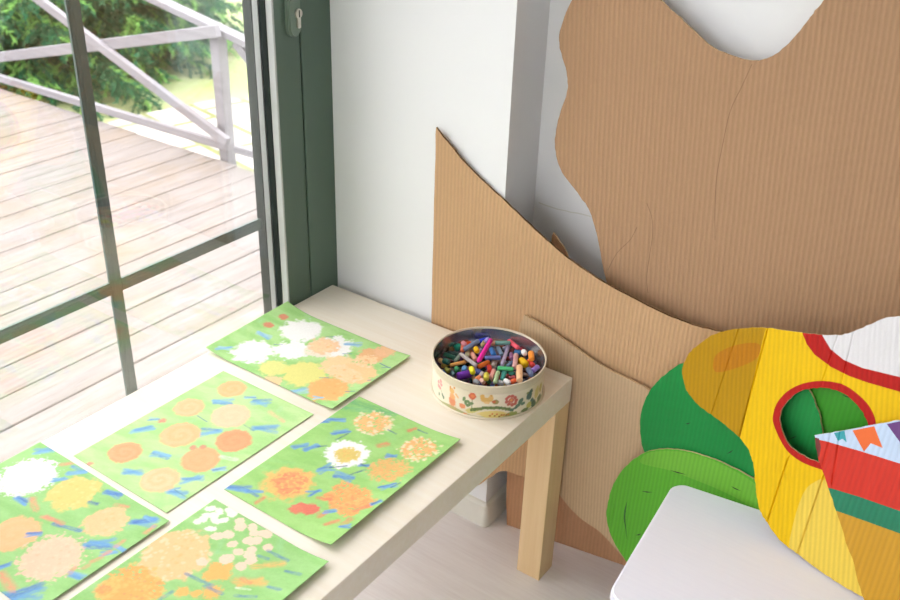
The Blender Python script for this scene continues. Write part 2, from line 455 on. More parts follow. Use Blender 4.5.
bm = bmesh.new()
for yy in (-4.8, -3.2, -1.6, 0., 1.33): add_box(bm, (-7.2, yy-.03, DZ-.2), (-.15, yy+.03, DZ-.0295))
struct(bm_obj('trim_1', bm, plain('dark_joist_wood', (110, 104, 98), .9)))
GZ = -.75
def lawn_mat():
    t = NT('lawn'); v, x, y, z = t.coords()
    c = t.mix(t.ramp(t.noise(v, 1.3, 5, .65), .35, .65), rgba((160, 172, 118)), rgba((184, 188, 146)))
    c = t.mix(t.math('MULTIPLY', t.ramp(t.noise(v, 30, 4, .7), .45, .7), .5), c, rgba((128, 148, 88)))
    t.base(c); t.rough(.9, .1); t.bump(t.noise(v, 60, 4, .7), .6, .02); return t.m
struct(mesh_obj('lawn', [(-40, -12, GZ), (6, -12, GZ), (6, 40, GZ), (-40, 40, GZ)], [(0, 1, 2, 3)], lawn_mat()))
def pave_mat():
    t = NT('pale_paving_slabs'); v, x, y, z = t.coords()
    br = t.n('ShaderNodeTexBrick', offset=.3); t.l(t.mapping(v, (1, 1, 1), (0, 0, math.radians(12))), br.inputs['Vector'])
    br.inputs['Scale'].default_value = 1.0; br.inputs['Brick Width'].default_value = .62; br.inputs['Row Height'].default_value = .36; br.inputs['Mortar Size'].default_value = .022
    br.inputs['Color1'].default_value = rgba((166, 161, 157)); br.inputs['Color2'].default_value = rgba((180, 175, 171)); br.inputs['Mortar'].default_value = rgba((122, 128, 84))
    c = t.mix(t.math('MULTIPLY', t.ramp(t.noise(v, 4, 5), .5, .75), .5), br.outputs[0], rgba((170, 170, 145)))
    t.base(c); t.rough(.85, .2); return t.m
struct(prism('paving', [(-4.1, 1.3), (.4, 1.3), (.4, 4.2), (-3.2, 4.2), (-4.1, 3.3), (-4.25, 2.6)], GZ+.001, GZ+.03, pave_mat()))
# balustrade
Y0 = 1.447
def Q(u, v, dy=0.): return hit((u, v), 1, Y0+dy)
rail = tag(empty('deck_railing', (-1.93, Y0, GZ)), 'weathered grey wooden railing with crossed braces at the far end of the deck', 'railing')
def rbeam(name, a, b, w, h):
    bm = bmesh.new(); o = Vector((-1.93, Y0, GZ)); beam_bm(bm, Vector(a)-o, Vector(b)-o, w, h); return bm_obj(name, bm, M_RAIL, rail)
PXC = hit((224, 110), 1, Y0+.045)[0]+1.93
bm = bmesh.new(); add_box(bm, (-.026+PXC, -.026+.045, .035), (.026+PXC, .026+.045, .40-GZ), .003); bm_obj('post', bm, M_RAIL, rail)
def ext(a, b, s, e):
    a, b = np.array(a), np.array(b); return a+(a-b)*s, b+(b-a)*e
p0, p1 = ext(Q(0, 57), Q(218, 31), .8, .0); rbeam('top_rail', p0, p1, .03, .05)
p0, p1 = ext(Q(45, 4, -.03), Q(226, 141, -.03), .8, .01); rbeam('brace', p0, p1, .028, .042)
p0, p1 = ext(Q(0, 78, .01), Q(229, 147, .01), .8, .0); rbeam('bottom_rail', p0, p1, .028, .036)
p0, p1 = ext(Q(151, -3, .06), Q(236, 37, .06), .6, .55); rbeam('hand_rail', p0, p1, .06, .028)
p0, p1 = ext(Q(236, 42, .06), Q(256, 68, .06), .0, 2.2); rbeam('stair_brace', p0, p1, .028, .04)
p0, p1 = ext(Q(236, 149, .02), Q(257, 155, .02), .0, 3.); rbeam('stair_rail', p0, p1, .025, .032)
# spruce
M_NEEDLE = plain('dark_spruce_needles', (40, 96, 64), .6, .2, vary=.4, scale=4)
M_NEEDLE2 = plain('young_spruce_needles', (122, 172, 88), .6, .2, vary=.25, scale=6)
M_BARK = plain('spruce_bark', (46, 52, 40), .9, .1, vary=.3, scale=15)
def spruce(name, loc, H, R, label, nb, seed, zmin=.05):
    r = random.Random(seed); root = tag(empty(name, loc), label, 'tree')
    bm = bmesh.new(); bmesh.ops.create_cone(bm, cap_ends=True, segments=12, radius1=.09, radius2=.01, depth=H, matrix=Matrix.Translation((0, 0, H/2)))
    bm_obj('trunk', bm, M_BARK, root)
    V, F, I = [], [], []; BV, BF = [], []
    def needle(p, d, L, w, up, k):
        s = d.cross(up)
        if s.length < 1e-4: s = d.cross(Vector((1, 0, 0)))
        s.normalize(); i = len(V); V.extend([p-s*w, p+s*w, p+d*L]); F.append((i, i+1, i+2)); I.append(k)
    for b in range(nb):
        h = zmin+(H-zmin)*(1-math.sqrt(r.random()))*.98; L = R*(1-h/H)*r.uniform(.75, 1.1)+.1; az = r.uniform(0, 2*PI)
        d0 = Vector((math.cos(az), math.sin(az), 0)); steps = max(4, int(L/.09)); prev = None
        for s in range(steps+1):
            t = s/steps; p = d0*L*t + Vector((0, 0, h-.42*L*t*t+.22*L*t**3*1.1))
            if prev is not None:
                for side in (-1, 1, 0):
                    tl = (.16+.2*(1-t))*r.uniform(.6, 1.1)
                    sd = Vector((-d0.y, d0.x, 0))*side; td = (d0*.75+sd*.9+Vector((0, 0, r.uniform(-.55, -.1)))).normalized()
                    k = 1 if (r.random() < .22 and t > .55) or r.random() < .04 else 0
                    nn = 15
                    for q in range(nn):
                        tt = (q+.5)/nn; base = p+td*tl*tt+Vector((0, 0, -.05*tt*tt))
                        for _ in range(3):
                            nd = (td*.8+Vector((r.uniform(-1, 1), r.uniform(-1, 1), r.uniform(-.8, .6)))).normalized()
                            needle(base, nd, r.uniform(.035, .055), .0058, Vector((r.uniform(-1, 1), r.uniform(-1, 1), 1)), k)
            prev = p
            i = len(BV); rr = .009*(1-t)+.002
            n1 = Vector((-d0.y, d0.x, 0))*rr; n2 = Vector((0, 0, rr)); BV.extend([p+n1, p+n2, p-n1, p-n2])
            if s: BF.extend([(i-4+a, i-4+(a+1) % 4, i+(a+1) % 4, i+a) for a in range(4)])
    mesh_obj('branches', BV, BF, M_BARK, root)['kind'] = 'stuff'
    f = mesh_obj('foliage', V, F, [M_NEEDLE, M_NEEDLE2], root, idx=I); f['kind'] = 'stuff'
    return root
spruce('spruce_tree', (-6.2, 3.25, GZ), 5.2, 1.82, 'dark green spruce tree with drooping branches beyond the deck railing', 520, 3, .14)
def shrub(name, loc, R, n, label, seed):
    r = random.Random(seed); root = tag(empty(name, loc), label, 'shrub'); V, F = [], []; SV, SF = [], []
    for b in range(n):
        a = r.uniform(0, 2*PI); L = R*r.uniform(.6, 1.1); tip = Vector((math.cos(a)*L*.7, math.sin(a)*L*.7, L*r.uniform(.5, 1.3)))
        i = len(SV); w = .004; SV.extend([(-w, 0, 0), (w, 0, 0), tuple(tip+Vector((w*.3, 0, 0)))]); SF.append((i, i+1, i+2))
        for q in range(9):
            p = tip*(.25+.75*q/8); d = Vector((r.uniform(-1, 1), r.uniform(-1, 1), r.uniform(-.2, .6))).normalized(); s = d.cross(Vector((0, 0, 1))).normalized()*.017
            i = len(V); V.extend([p, p+d*.03+s, p+d*.07, p+d*.03-s]); F.append((i, i+1, i+2, i+3))
    mesh_obj('stems', SV, SF, M_BARK, root); mesh_obj('leaves', V, F, plain('shrub_leaf', (150, 185, 100), .6, .3, vary=.3), root)
    return root
shrub('shrub', (-3.2, 3.75, GZ), .33, 40, 'small leafy green shrub on the lawn behind the railing post', 5)

# ------------------------------------------------------------------ birch table
TW, TL, TH = .567, .93, .45
tb = tag(empty('side_table', (TW/2, -TL/2, 0)), 'low pale birch table with square legs beside the glass door', 'table')
box('tabletop', (-TW/2, -TL/2, TH-.0505), (TW/2, TL/2, TH), M_BIRCH, tb, .0012)
for sx in (-1, 1):
    for sy in (-1, 1):
        x0, x1 = sorted((sx*TW/2, sx*(TW/2-.0512))); y0, y1 = sorted((sy*TL/2, sy*(TL/2-.0512)))
        if sx > 0: x1 -= .0006; x0 -= .0006
        box('leg', (x0, y0, 0), (x1, y1, TH-.0505), M_BIRCH_LEG, tb, .0015)

# ------------------------------------------------------------------ painting engine (pigment on paper as a colour attribute)
def vnoise(U, Vv, scale, seed, octaves=3):
    out = np.zeros_like(U); amp = 1.; tot = 0.
    r = np.random.default_rng(seed)
    for o in range(octaves):
        g = r.random((64, 64)); x = U/scale*(2**o)+7.3*o; y = Vv/scale*(2**o)+3.1*o
        xi, yi = np.floor(x).astype(int), np.floor(y).astype(int); fx, fy = x-xi, y-yi
        fx = fx*fx*(3-2*fx); fy = fy*fy*(3-2*fy)
        a = g[xi % 64, yi % 64]; b = g[(xi+1) % 64, yi % 64]; c = g[xi % 64, (yi+1) % 64]; d = g[(xi+1) % 64, (yi+1) % 64]
        out += amp*((a*(1-fx)+b*fx)*(1-fy)+(c*(1-fx)+d*fx)*fy); tot += amp; amp *= .5
    return out/tot
class Canvas:
    def __init__(s, U, V, base, base2, seed):
        s.U, s.V, s.seed = U, V, seed
        s.k = 0
        n = vnoise(U*.35+V*.12, V*1.0-U*.2, 16, seed, 4); n = np.clip((n-.3)/.4, 0, 1)[..., None]
        s.img = lin(base)*(1-n)+lin(base2)*n
    def lay(s, m, c, a=1.): s.img = s.img*(1-(m*a)[..., None])+lin(c)*(m*a)[..., None]
    def dist(s, u, v, rx, ry, ang):
        x, y = s.U-u, s.V-v; ca, sa = math.cos(ang), math.sin(ang)
        return np.sqrt(((x*ca+y*sa)/rx)**2+((-x*sa+y*ca)/ry)**2)
    def blob(s, u, v, r, c, ry=None, ang=0., rag=.25, soft=.08, a=1., stip=0., nsc=None):
        s.k += 1; d = s.dist(u, v, r, ry or r, ang)
        d = d+rag*(vnoise(s.U, s.V, nsc or max(2.5, r*.22), s.seed*31+s.k, 3)-.5)*2
        m = np.clip((1+soft-d)/(2*soft), 0, 1)
        if stip: m = m*np.clip((vnoise(s.U, s.V, 3.2, s.seed*17+s.k, 2)-stip)/.12, 0, 1)
        s.lay(m, c, a)
    def disc(s, u, v, r, c, c2, ang=0., ry=None):        # smooth brushed disc with swirls
        s.blob(u, v, r, c, ry, ang, rag=.12, soft=.08)
        d = s.dist(u, v, r, ry or r, ang); th = np.arctan2(s.V-v, s.U-u)
        sw = .5+.5*np.sin(d*11+th+3*vnoise(s.U, s.V, 9, s.seed*5+s.k)); s.lay(np.clip((1-d)/.1, 0, 1)*sw, c2, .35)
    def puff(s, u, v, r, c, c2, c3, n=70):             # stippled dandelion head
        s.k += 1; rr = random.Random(s.seed*100+s.k)
        s.blob(u, v, r*.86, c, rag=.3, stip=.28)
        for i in range(n):
            q = r*math.sqrt(rr.random())*1.04; t = rr.uniform(0, 2*PI)
            s.blob(u+q*math.cos(t), v+q*math.sin(t), rr.uniform(1.6, 3.4), c2 if q > r*.7 or rr.random() < .3 else (c3 if rr.random() < .55 else c), rag=.5, soft=.3, a=.62)
    def stroke(s, u0, v0, u1, v1, w, c, a=.9, rag=.7):
        s.k += 1; L = math.hypot(u1-u0, v1-v0)+1e-6; ca, sa = (u1-u0)/L, (v1-v0)/L
        x = (s.U-u0)*ca+(s.V-v0)*sa; y = -(s.U-u0)*sa+(s.V-v0)*ca
        n = vnoise(x*.3, y, 2.4, s.seed*13+s.k, 3)-.5
        d = np.sqrt((np.maximum(0, np.maximum(-x, x-L)))**2+y*y)/w+rag*n*2
        s.lay(np.clip((1.15-d)/.6, 0, 1)*np.clip(.75+n*1.6, .25, 1), c, a)
    def tulip(s, u, v, r, c=(110, 175, 215), c2=(70, 130, 195), ang=None, a=.85):
        s.k += 1; rr = random.Random(s.seed*77+s.k); an = .68+rr.uniform(-.5, .5) if ang is None else ang
        for i in range(4):
            t = an+rr.uniform(-.45, .45); L = r*rr.uniform(.7, 1.2); o = rr.uniform(-.4, .4)*r
            cu, cv = u-math.sin(an)*o, v+math.cos(an)*o
            s.stroke(cu-math.cos(t)*L, cv-math.sin(t)*L, cu+math.cos(t)*L, cv+math.sin(t)*L, r*.3, c if i < 3 else c2, a=a)
PEACH, ORANGE, WHITE, YEL, RED, BLUE, DBLUE, LBLUE = (244, 198, 148), (242, 172, 92), (246, 243, 240), (232, 218, 110), (226, 112, 84), (108, 172, 222), (52, 100, 158), (160, 205, 222)
M_PAINT = vcol_mat('poster_paint_on_paper', .75, .2, .25)
def sheet(name, label, rect, z, base, base2, seed, draw, curl, amp=None):
    x0, x1, y0, y1 = rect; nu, nv = 248, 176
    if (x1-x0) < (y1-y0): nu, nv = nv, nu
    u = np.linspace(0, x1-x0, nu)*1000; v = np.linspace(0, y1-y0, nv)*1000
    U, Vv = np.meshgrid(u, v, indexing='ij')
    cv = Canvas(U, Vv, base, base2, seed)
    def P(px, py):
        h = hit((px, py), 2, z); return (h[0]-x0)*1000, (h[1]-y0)*1000
    draw(cv, P)
    g = vnoise(U, Vv, 1.6, seed+900, 2)[..., None]; cv.img = np.clip((cv.img*.88+.075)*(.94+.12*g), 0, .93)
    Z = curl(U/(u[-1]), Vv/(v[-1]))
    verts = np.stack([U/1000-(x1-x0)/2, Vv/1000-(y1-y0)/2, Z], -1).reshape(-1, 3)
    ii = np.arange(nu*nv).reshape(nu, nv)
    f = np.stack([ii[:-1, :-1], ii[1:, :-1], ii[1:, 1:], ii[:-1, 1:]], -1).reshape(-1, 4)
    o = mesh_obj(name, verts, f.tolist(), [M_PAINT], loc=((x0+x1)/2, (y0+y1)/2, z), smooth=True)
    ca = o.data.color_attributes.new('paint', 'FLOAT_COLOR', 'POINT')
    ca.data.foreach_set('color', np.concatenate([cv.img.reshape(-1, 3), np.ones((nu*nv, 1))], 1).astype(np.float32).ravel())
    sm = o.modifiers.new('paper', 'SOLIDIFY'); sm.thickness = .0003; sm.offset = -1
    return tag(o, label, 'painting', 'children\'s flower paintings drying on the birch table')

def dA(c, P):
    for i in range(26):
        u, v = c.U.max()*random.random(), c.V.max()*random.random(); c.stroke(u, v, u+random.uniform(-35, 35), v+random.uniform(-30, 30), random.uniform(3, 8), random.choice([(180, 222, 132), (138, 205, 118), (160, 215, 150)]), .5)
    for q, r, cc, rag in [((252.4, 352), 37, WHITE, .3), ((301, 331), 38, WHITE, .3), ((292, 350), 32, WHITE, .45), ((333, 347), 36, WHITE, .4), ((320, 350), 26, (240, 228, 205), .4), ((324, 346), 28, PEACH, .4), ((273, 368), 25, (226, 224, 128), .3), ((304, 374), 38, (230, 222, 122), .3), ((272, 381), 17, (240, 205, 150), .4), ((340, 366), 34, (244, 208, 152), .35), ((356, 374), 36, (244, 200, 140), .3), ((328, 390), 36, (243, 178, 96), .25), ((372, 356), 26, (240, 178, 120), .3), ((385, 352), 20, (240, 186, 135), .4)]:
        c.blob(*P(*q), r, cc, rag=rag, soft=.1, a=.96)
    for q in [(366, 361), (350, 376), (340, 372), (322, 346)]: c.puff(*P(*q), 24, (246, 208, 155), (246, 214, 170), (240, 180, 110), 24)
    c.puff(*P(328, 390), 33, (243, 178, 96), (244, 190, 115), (238, 160, 72), 30)
    for q in [(269, 327), (284, 319)]: c.blob(*P(*q), 9, RED, rag=.4, soft=.2, a=.85)
    for q, r in [((264, 336), 14), ((298, 392), 14), ((353, 344), 13), ((224, 350), 12), ((318, 398), 8)]: c.tulip(*P(*q), r, LBLUE, BLUE)
    for q in [(330, 337), (347, 354), (386, 369), (372, 382), (350, 393), (324, 378), (278, 345)]:
        u, v = P(*q); c.stroke(u-6, v-4, u+6, v+5, 1.6, DBLUE, .8)
    c.stroke(*P(380, 364), *P(390, 370), 1.6, (60, 110, 150))
def dB(c, P):
    for i in range(20):
        u, v = c.U.max()*random.random(), c.V.max()*random.random(); c.stroke(u, v, u+random.uniform(-35, 35), v+random.uniform(-30, 30), random.uniform(4, 9), random.choice([(192, 226, 140), (160, 215, 130), (176, 224, 160)]), .5)
    for q, r in [((222.5, 402), 14), ((261, 402), 14), ((210, 431), 15), ((265, 429), 17), ((161, 455), 13), ((192, 481), 14), ((143, 430), 15), ((154, 419), 8), ((133, 472), 15), ((173, 490), 9), ((177, 494), 14), ((219, 470), 10), ((250, 398), 8)]: c.tulip(*P(*q), r, LBLUE if r < 13 else (118, 182, 220), (80, 148, 205))
    for q, r, cc, c2 in [((232, 389), 24, (243, 188, 122), (246, 204, 150)), ((189, 407.5), 25, (243, 192, 135), (247, 212, 165)), ((231, 416), 32, (244, 204, 160), (247, 216, 178)), ((180, 435), 31, (243, 188, 128), (247, 208, 160)), ((234, 441), 28, (238, 158, 102), (242, 174, 120)), ((201, 460), 29, (240, 174, 116), (243, 186, 130)), ((160, 480), 28, (244, 196, 140), (248, 220, 180)), ((125, 452.5), 25, (240, 164, 108), (244, 186, 138))]: c.disc(*P(*q), r, cc, c2, ry=r*1.02)
    for q, r in [((162, 421), 6), ((203, 447), 5), ((193, 448), 6), ((90, 464), 5)]: c.blob(*P(*q), r, (230, 128, 110), rag=.5, soft=.3, a=.8)
    c.stroke(*P(270, 412), *P(284, 422), 5, (243, 200, 150), .7); c.stroke(*P(222, 457), *P(236, 460), 5, (232, 240, 225), .8)
    for a, b in [((197.5, 416), (207, 422)), ((175, 490), (187, 498)), ((244, 425), (254, 431))]: c.stroke(*P(*a), *P(*b), 1.3, (70, 130, 150), .8)
def dC(c, P):
    for i in range(26):
        u, v = c.U.max()*random.random(), c.V.max()*random.random(); c.stroke(u, v, u+random.uniform(-40, 40), v+random.uniform(-40, 40), random.uniform(4, 9), random.choice([(150, 208, 110), (132, 196, 92), (150, 210, 126)]), .45)
    c.stroke(*P(352, 402), *P(392, 414), 11, (86, 172, 104), .8); c.stroke(*P(345, 408), *P(372, 412), 8, (96, 182, 120), .7)
    c.puff(*P(373, 423), 33, (238, 186, 112), (246, 226, 190), (240, 172, 92), 90)
    c.blob(*P(347, 454), 33, WHITE, rag=.35); c.puff(*P(347, 454), 36, WHITE, WHITE, WHITE, 60); c.blob(*P(347, 455), 19, (224, 200, 100), rag=.5, soft=.15); c.puff(*P(347, 455), 15, (226, 196, 96), (220, 190, 84), (232, 180, 84), 20)
    c.puff(*P(419, 450), 34, (240, 180, 104), (246, 226, 186), (238, 164, 90), 90)
    c.puff(*P(389, 471), 34, (226, 176, 92), (228, 184, 104), (236, 164, 88), 80)
    for q, r in [((345, 490), 20), ((358, 497), 22), ((340, 503), 20), ((350, 511), 20), ((366, 506), 15), ((330, 497), 12)]: c.puff(*P(*q), r, (240, 164, 82), (242, 178, 96), (236, 140, 78), 26)
    c.blob(*P(288, 483.5), 37, (236, 190, 96), rag=.35, soft=.15); c.puff(*P(290, 483), 32, (236, 150, 84), (238, 184, 92), (230, 116, 76), 80)
    c.blob(*P(307, 509), 19, (226, 108, 78), ry=12, ang=.4, rag=.4, soft=.15); c.blob(*P(296, 509), 10, (228, 120, 84), rag=.4, soft=.2)
    for a, b, w in [((320, 517), (327, 513), 5), ((326, 526), (338, 523), 5), ((344, 528), (350, 523), 6), ((355, 513), (369, 510), 5), ((256, 503), (264, 498), 4), ((380, 446), (387, 444), 7), ((409, 431), (415, 429), 5), ((318, 498), (330, 500), 4)]: c.stroke(*P(*a), *P(*b), w, (230, 120, 80), .85)
    for q, r in [((325, 469), 11), ((345, 475.5), 14), ((311, 447), 12), ((300, 446), 11), ((337, 420), 11), ((341, 433), 12), ((238, 488), 15), ((253, 493), 11), ((314, 492), 9), ((388, 490), 11), ((376, 507), 8), ((330, 512), 8), ((391, 456), 8), ((364, 465), 7), ((322, 421), 11), ((345, 531), 8)]: c.tulip(*P(*q), r, (92, 158, 215), (58, 118, 196))
    for a, b in [((330, 468), (347, 466)), ((350, 475), (365, 470)), ((318, 447), (326, 446)), ((336, 440), (348, 434)), ((388, 430), (396, 434)), ((418, 430), (427, 434)), ((391, 491), (400, 487)), ((372, 508), (380, 505)), ((361, 464), (366, 467))]: c.stroke(*P(*a), *P(*b), 2.0, (46, 96, 130), .85)
def dD(c, P):
    for i in range(26):
        u, v = c.U.max()*random.random(), c.V.max()*random.random(); c.stroke(u, v, u+random.uniform(-35, 35), v+random.uniform(-30, 30), random.uniform(4, 9), random.choice([(150, 210, 122), (136, 198, 106), (142, 206, 142)]), .45)
    c.blob(*P(27.5, 477), 40, WHITE, rag=.45, nsc=4); c.puff(*P(27.5, 477), 42, WHITE, WHITE, WHITE, 70)
    c.blob(*P(74, 493), 36, (224, 206, 112), rag=.3); c.puff(*P(74, 493), 32, (224, 206, 112), (232, 216, 132), (218, 198, 98), 40)
    c.blob(*P(106, 522), 30, (242, 196, 138), rag=.3); c.puff(*P(106, 522), 27, (242, 196, 138), (244, 202, 150), (240, 186, 122), 36)
    c.blob(*P(14, 534), 33, (242, 186, 126), rag=.2); c.disc(*P(14, 534), 31, (242, 186, 126), (244, 196, 142))
    c.blob(*P(51, 558), 42, (238, 198, 164), rag=.4, nsc=4); c.puff(*P(51, 558), 38, (238, 198, 164), (242, 208, 178), (236, 186, 146), 70)
    for q, r, k in [((44, 451), 13, 0), ((78, 471), 14, 0), ((113, 494), 14, 1), ((144, 523), 17, 1), ((99, 546), 16, 1), ((23, 594), 20, 1), ((3, 567), 9, 1), ((34, 534), 9, 1), ((21, 501), 11, 1), ((59, 479), 10, 0), ((76, 577), 11, 0), ((121, 551), 11, 0), ((109, 555), 9, 0), ((150, 520), 9, 0)]: c.tulip(*P(*q), r, (88, 154, 215), (48, 104, 192) if k else (120, 180, 220))
    c.stroke(*P(90, 502), *P(97, 504), 4, (44, 96, 160)); c.stroke(*P(54, 524), *P(80, 531), 4, (60, 110, 190)); c.stroke(*P(46, 517), *P(62, 524), 5, (228, 130, 108))
    for a, b, w in [((32, 499), (36, 510), 6), ((42, 517), (52, 519), 4), ((1, 574), (13, 590), 7), ((146, 534), (154, 528), 5), ((116, 548), (124, 542), 4), ((92, 563), (101, 559), 4), ((84, 569), (88, 567), 4), ((116, 505), (128, 507), 4), ((62, 465), (72, 463), 5), ((104, 556), (110, 553), 4), ((70, 574), (75, 569), 4)]: c.stroke(*P(*a), *P(*b), w, (236, 148, 112), .85)
def dE(c, P):
    for i in range(24):
        u, v = c.U.max()*random.random(), c.V.max()*random.random(); c.stroke(u, v, u+random.uniform(-40, 40), v+random.uniform(-40, 40), random.uniform(4, 9), random.choice([(150, 208, 118), (134, 198, 102), (152, 210, 142)]), .45)
    c.blob(*P(176, 555), 46, (243, 196, 134), rag=.25); c.puff(*P(176, 555), 46, (243, 196, 134), (246, 214, 170), (240, 186, 112), 110)
    for q, r in [((131, 582), 34), ((118, 592), 26), ((146, 590), 26), ((128, 598), 30), ((105, 590), 14)]: c.puff(*P(*q), r, (240, 172, 78), (244, 190, 96), (236, 150, 84), 50)
    for q, r in [((216, 568), 10), ((222, 574), 12), ((210, 576), 9), ((228, 567), 8), ((212, 592), 12), ((182, 592), 9), ((196, 594), 7)]: c.blob(*P(*q), r, (240, 182, 86), rag=.5, soft=.2)
    E8 = lambda a, b: P(75+a/3.4615, 490+b/3.4615)
    for a, b in [(470, 65), (500, 75), (535, 70), (445, 100), (515, 105), (470, 135), (490, 108), (425, 110), (480, 90), (455, 88), (545, 84)]: c.blob(*E8(a, b), random.uniform(6, 9), (246, 240, 226), ry=random.uniform(5, 7), ang=random.uniform(0, 3), rag=.3, soft=.1)
    for a, b in [(570, 108), (573, 128), (615, 130), (665, 155), (650, 150), (610, 180), (600, 175), (495, 160), (530, 155), (545, 188), (522, 240), (535, 235), (605, 225), (575, 265), (610, 245), (565, 215), (668, 200), (620, 150), (440, 250), (630, 175), (612, 208)]: c.blob(*E8(a, b), random.uniform(6, 10), (242, 212, 184), ry=random.uniform(6, 9), ang=random.uniform(0, 3), rag=.25, soft=.1)
    for a, b, w in [((254, 567), (283, 564), 6), ((236, 581), (264, 584), 7), ((238, 586), (262, 579), 4)]: c.stroke(*P(*a), *P(*b), w, (240, 180, 92), .85)
    c.stroke(*P(236, 588), *P(250, 590), 2, (240, 240, 220), .8); c.stroke(*P(242, 579), *P(250, 583), 4, (232, 138, 92), .8)
    for a, b in [((268, 551), (288, 561)), ((259, 556), (268, 559)), ((286, 572), (300, 577)), ((186, 574), (212, 586)), ((205, 586), (222, 594)), ((268, 588), (280, 592)), ((236, 596), (256, 598)), ((172, 592), (160, 600))]: c.stroke(*P(*a), *P(*b), 3.2, (74, 128, 170), .8)
Zs = TH+.0006
def curlA(u, v): return .012*np.clip(1-u/.25, 0, 1)**2*(.6+.4*v)+.004*np.clip((u-.8)/.2, 0, 1)**2+.0004
def curlB(u, v): return .0008*np.clip((u-.8)/.2, 0, 1)**2+.0004
def curlC(u, v): return .011*np.clip((u-.62)/.38, 0, 1)**2*(1-.35*v)+.0005
def curlD(u, v): return .003*np.clip((u-.7)/.3, 0, 1)**2+.0004
def curlE(u, v): return .008*np.clip((u-.7)/.3, 0, 1)**2+.0004
sheet('painting', 'green painting of white puffs and orange blooms, rear left on table', (-.003, .302, -.340, -.128), Zs+.0012, (148, 206, 108), (176, 220, 136), 11, dA, curlA)
sheet('painting', 'pale green painting dotted with smooth orange discs and blue tulips', (.070, .284, -.671, -.366), Zs, (170, 220, 130), (194, 228, 152), 12, dB, curlB)
sheet('painting', 'green painting with one white daisy and stippled orange flowers nearest tin', (.309, .519, -.586, -.280), Zs, (144, 202, 96), (162, 212, 114), 13, dC, curlC)
sheet('painting', 'green painting with ragged white puff, yellow bloom and bold blue strokes', (0.0, .302, -.896, -.681), Zs, (142, 200, 108), (158, 210, 124), 14, dD, curlD)
sheet('painting', 'green painting with cluster of cream dots beside a peach puff', (.315, .535, -.915, -.609), Zs, (142, 200, 106), (160, 210, 126), 15, dE, curlE)

# ------------------------------------------------------------------ cardboard sheets
PL_A = (.0135-.05*.39, .05, 0); PL_B = (.036-.05*.55, .05, .04); PL_C = (.0035-.05*.45, .05, .0)
PL_D = (.004+.2*.72-.02*.45, -.2, .02); PL_E = (.001+.20*.70-.03*.4, -.20, .03); PL_G = (.011+.2*.72-.02*.45, -.2, .02)
_p = hit((683, 378), 1, -.021); PL_F = (-.021+.25*_p[0]-.28*_p[2], -.25, .28)
PL_H = (PL_F[0]-.013, -.25, .28)
PL_L = (-.026, .170, .0)
def ribbon(pts, w=.55):
    P = [np.array(p, float) for p in spline(pts, closed=False, per=4)]; L, Rr = [], []
    for i, p in enumerate(P):
        d = P[min(i+1, len(P)-1)]-P[max(i-1, 0)]; n = np.array([-d[1], d[0]])/np.linalg.norm(d)*w/2; L.append(tuple(p+n)); Rr.append(tuple(p-n))
    return L+Rr[::-1]
PENCIL = [[(752, 64), (742, 86), (730, 112), (722, 148), (716.8, 176), (715, 208), (715, 240)], [(646.7, 203), (651.7, 217), (652.7, 233), (650, 253), (646.7, 277), (648, 293)], [(637, 227), (630, 240), (617, 253), (608, 270)]]
tag(board('cardboard_panel', PL_B, [(572, 0), (562, 24), (559.5, 44), (566.5, 72), (567, 92), (558, 120), (555, 148), (562, 172), (580, 196), (590, 212), (598, 240), (607, 283), (616, 300), (650, 330), (720, 370), (760, 420), (770, 640), (1010, 660), (1010, -60), (960, -75), (900, -62), (850, -32), (824, 0), (808, 20), (792, 40), (772, 56), (752, 61), (724, 53), (708, 44), (680, 18), (660, 0), (636, -22), (610, -32), (586, -20)],
    [M_KRAFT_BIG, plain('pencil_line', (122, 92, 68), .8)], .0045, floor=.0005, sharp=(16, 17, 18), regions=[(ribbon(p), 1, False) for p in PENCIL], edge_mat=M_EDGE),
    'tallest brown cardboard panel with wavy left edge leaning in wall recess', 'cardboard')
tag(board('cardboard_panel', PL_A, [(436, 127.3), (466.7, 165), (506.7, 203), (531.7, 226.7), (550, 243), (570, 260), (605, 283), (636.7, 300), (666.7, 315), (696.7, 326), (720, 331.7), (760, 340), (800, 352), (835, 400), (840, 650), (660, 650), (664, 560), (640, 520), (600, 498), (545, 484), (524, 477.3), (503, 471), (489, 478), (470, 484), (429, 446), (430, 390), (431.5, 320), (434, 200)],
    [M_KRAFT], .0045, floor=.0005, sharp=(0, 14, 15, 24), edge_mat=M_EDGE_DARK),
    'brown cardboard panel with pointed tip and sloping edge behind the table', 'cardboard')
tag(board('cardboard_panel', PL_L, [(506, 535), (507.5, 473), (520, 400), (548, 262), (552.8, 232.5), (557, 238), (568, 257), (572, 300), (585, 420), (630, 500), (690, 530), (694, 640)],
    [M_KRAFT_RED], .004, floor=.0005, sharp=(0, 4, 10, 11)),
    'reddish brown cardboard offcut on the floor behind the table leg', 'cardboard')
tag(board('cardboard_panel', PL_C, [(524, 315), (545, 327), (569, 343.5), (590, 358.5), (609.5, 370.5), (629, 379.5), (650, 391), (700, 425), (735, 480), (720, 640), (700, 640), (640, 570), (622, 556), (600, 532), (580, 518), (561, 497), (545, 470), (533, 440), (524, 405), (517, 370), (516, 340), (518.6, 328.5)],
    [M_KRAFT_PALE], .004, floor=.0005, sharp=(0, 9, 10), edge_mat=M_EDGE),
    'paler tan cardboard panel with rounded lower edge behind table corner', 'cardboard')
M_DG = cardboard('dark_green_painted_card', (10, 130, 56), depth=.05, rough=.55, bumpd=.0008, spec=.35, fleck=.05)
M_DG2 = cardboard('deep_green_painted_card', (52, 140, 28), depth=.05, rough=.55, bumpd=.0008, spec=.35, fleck=.05)
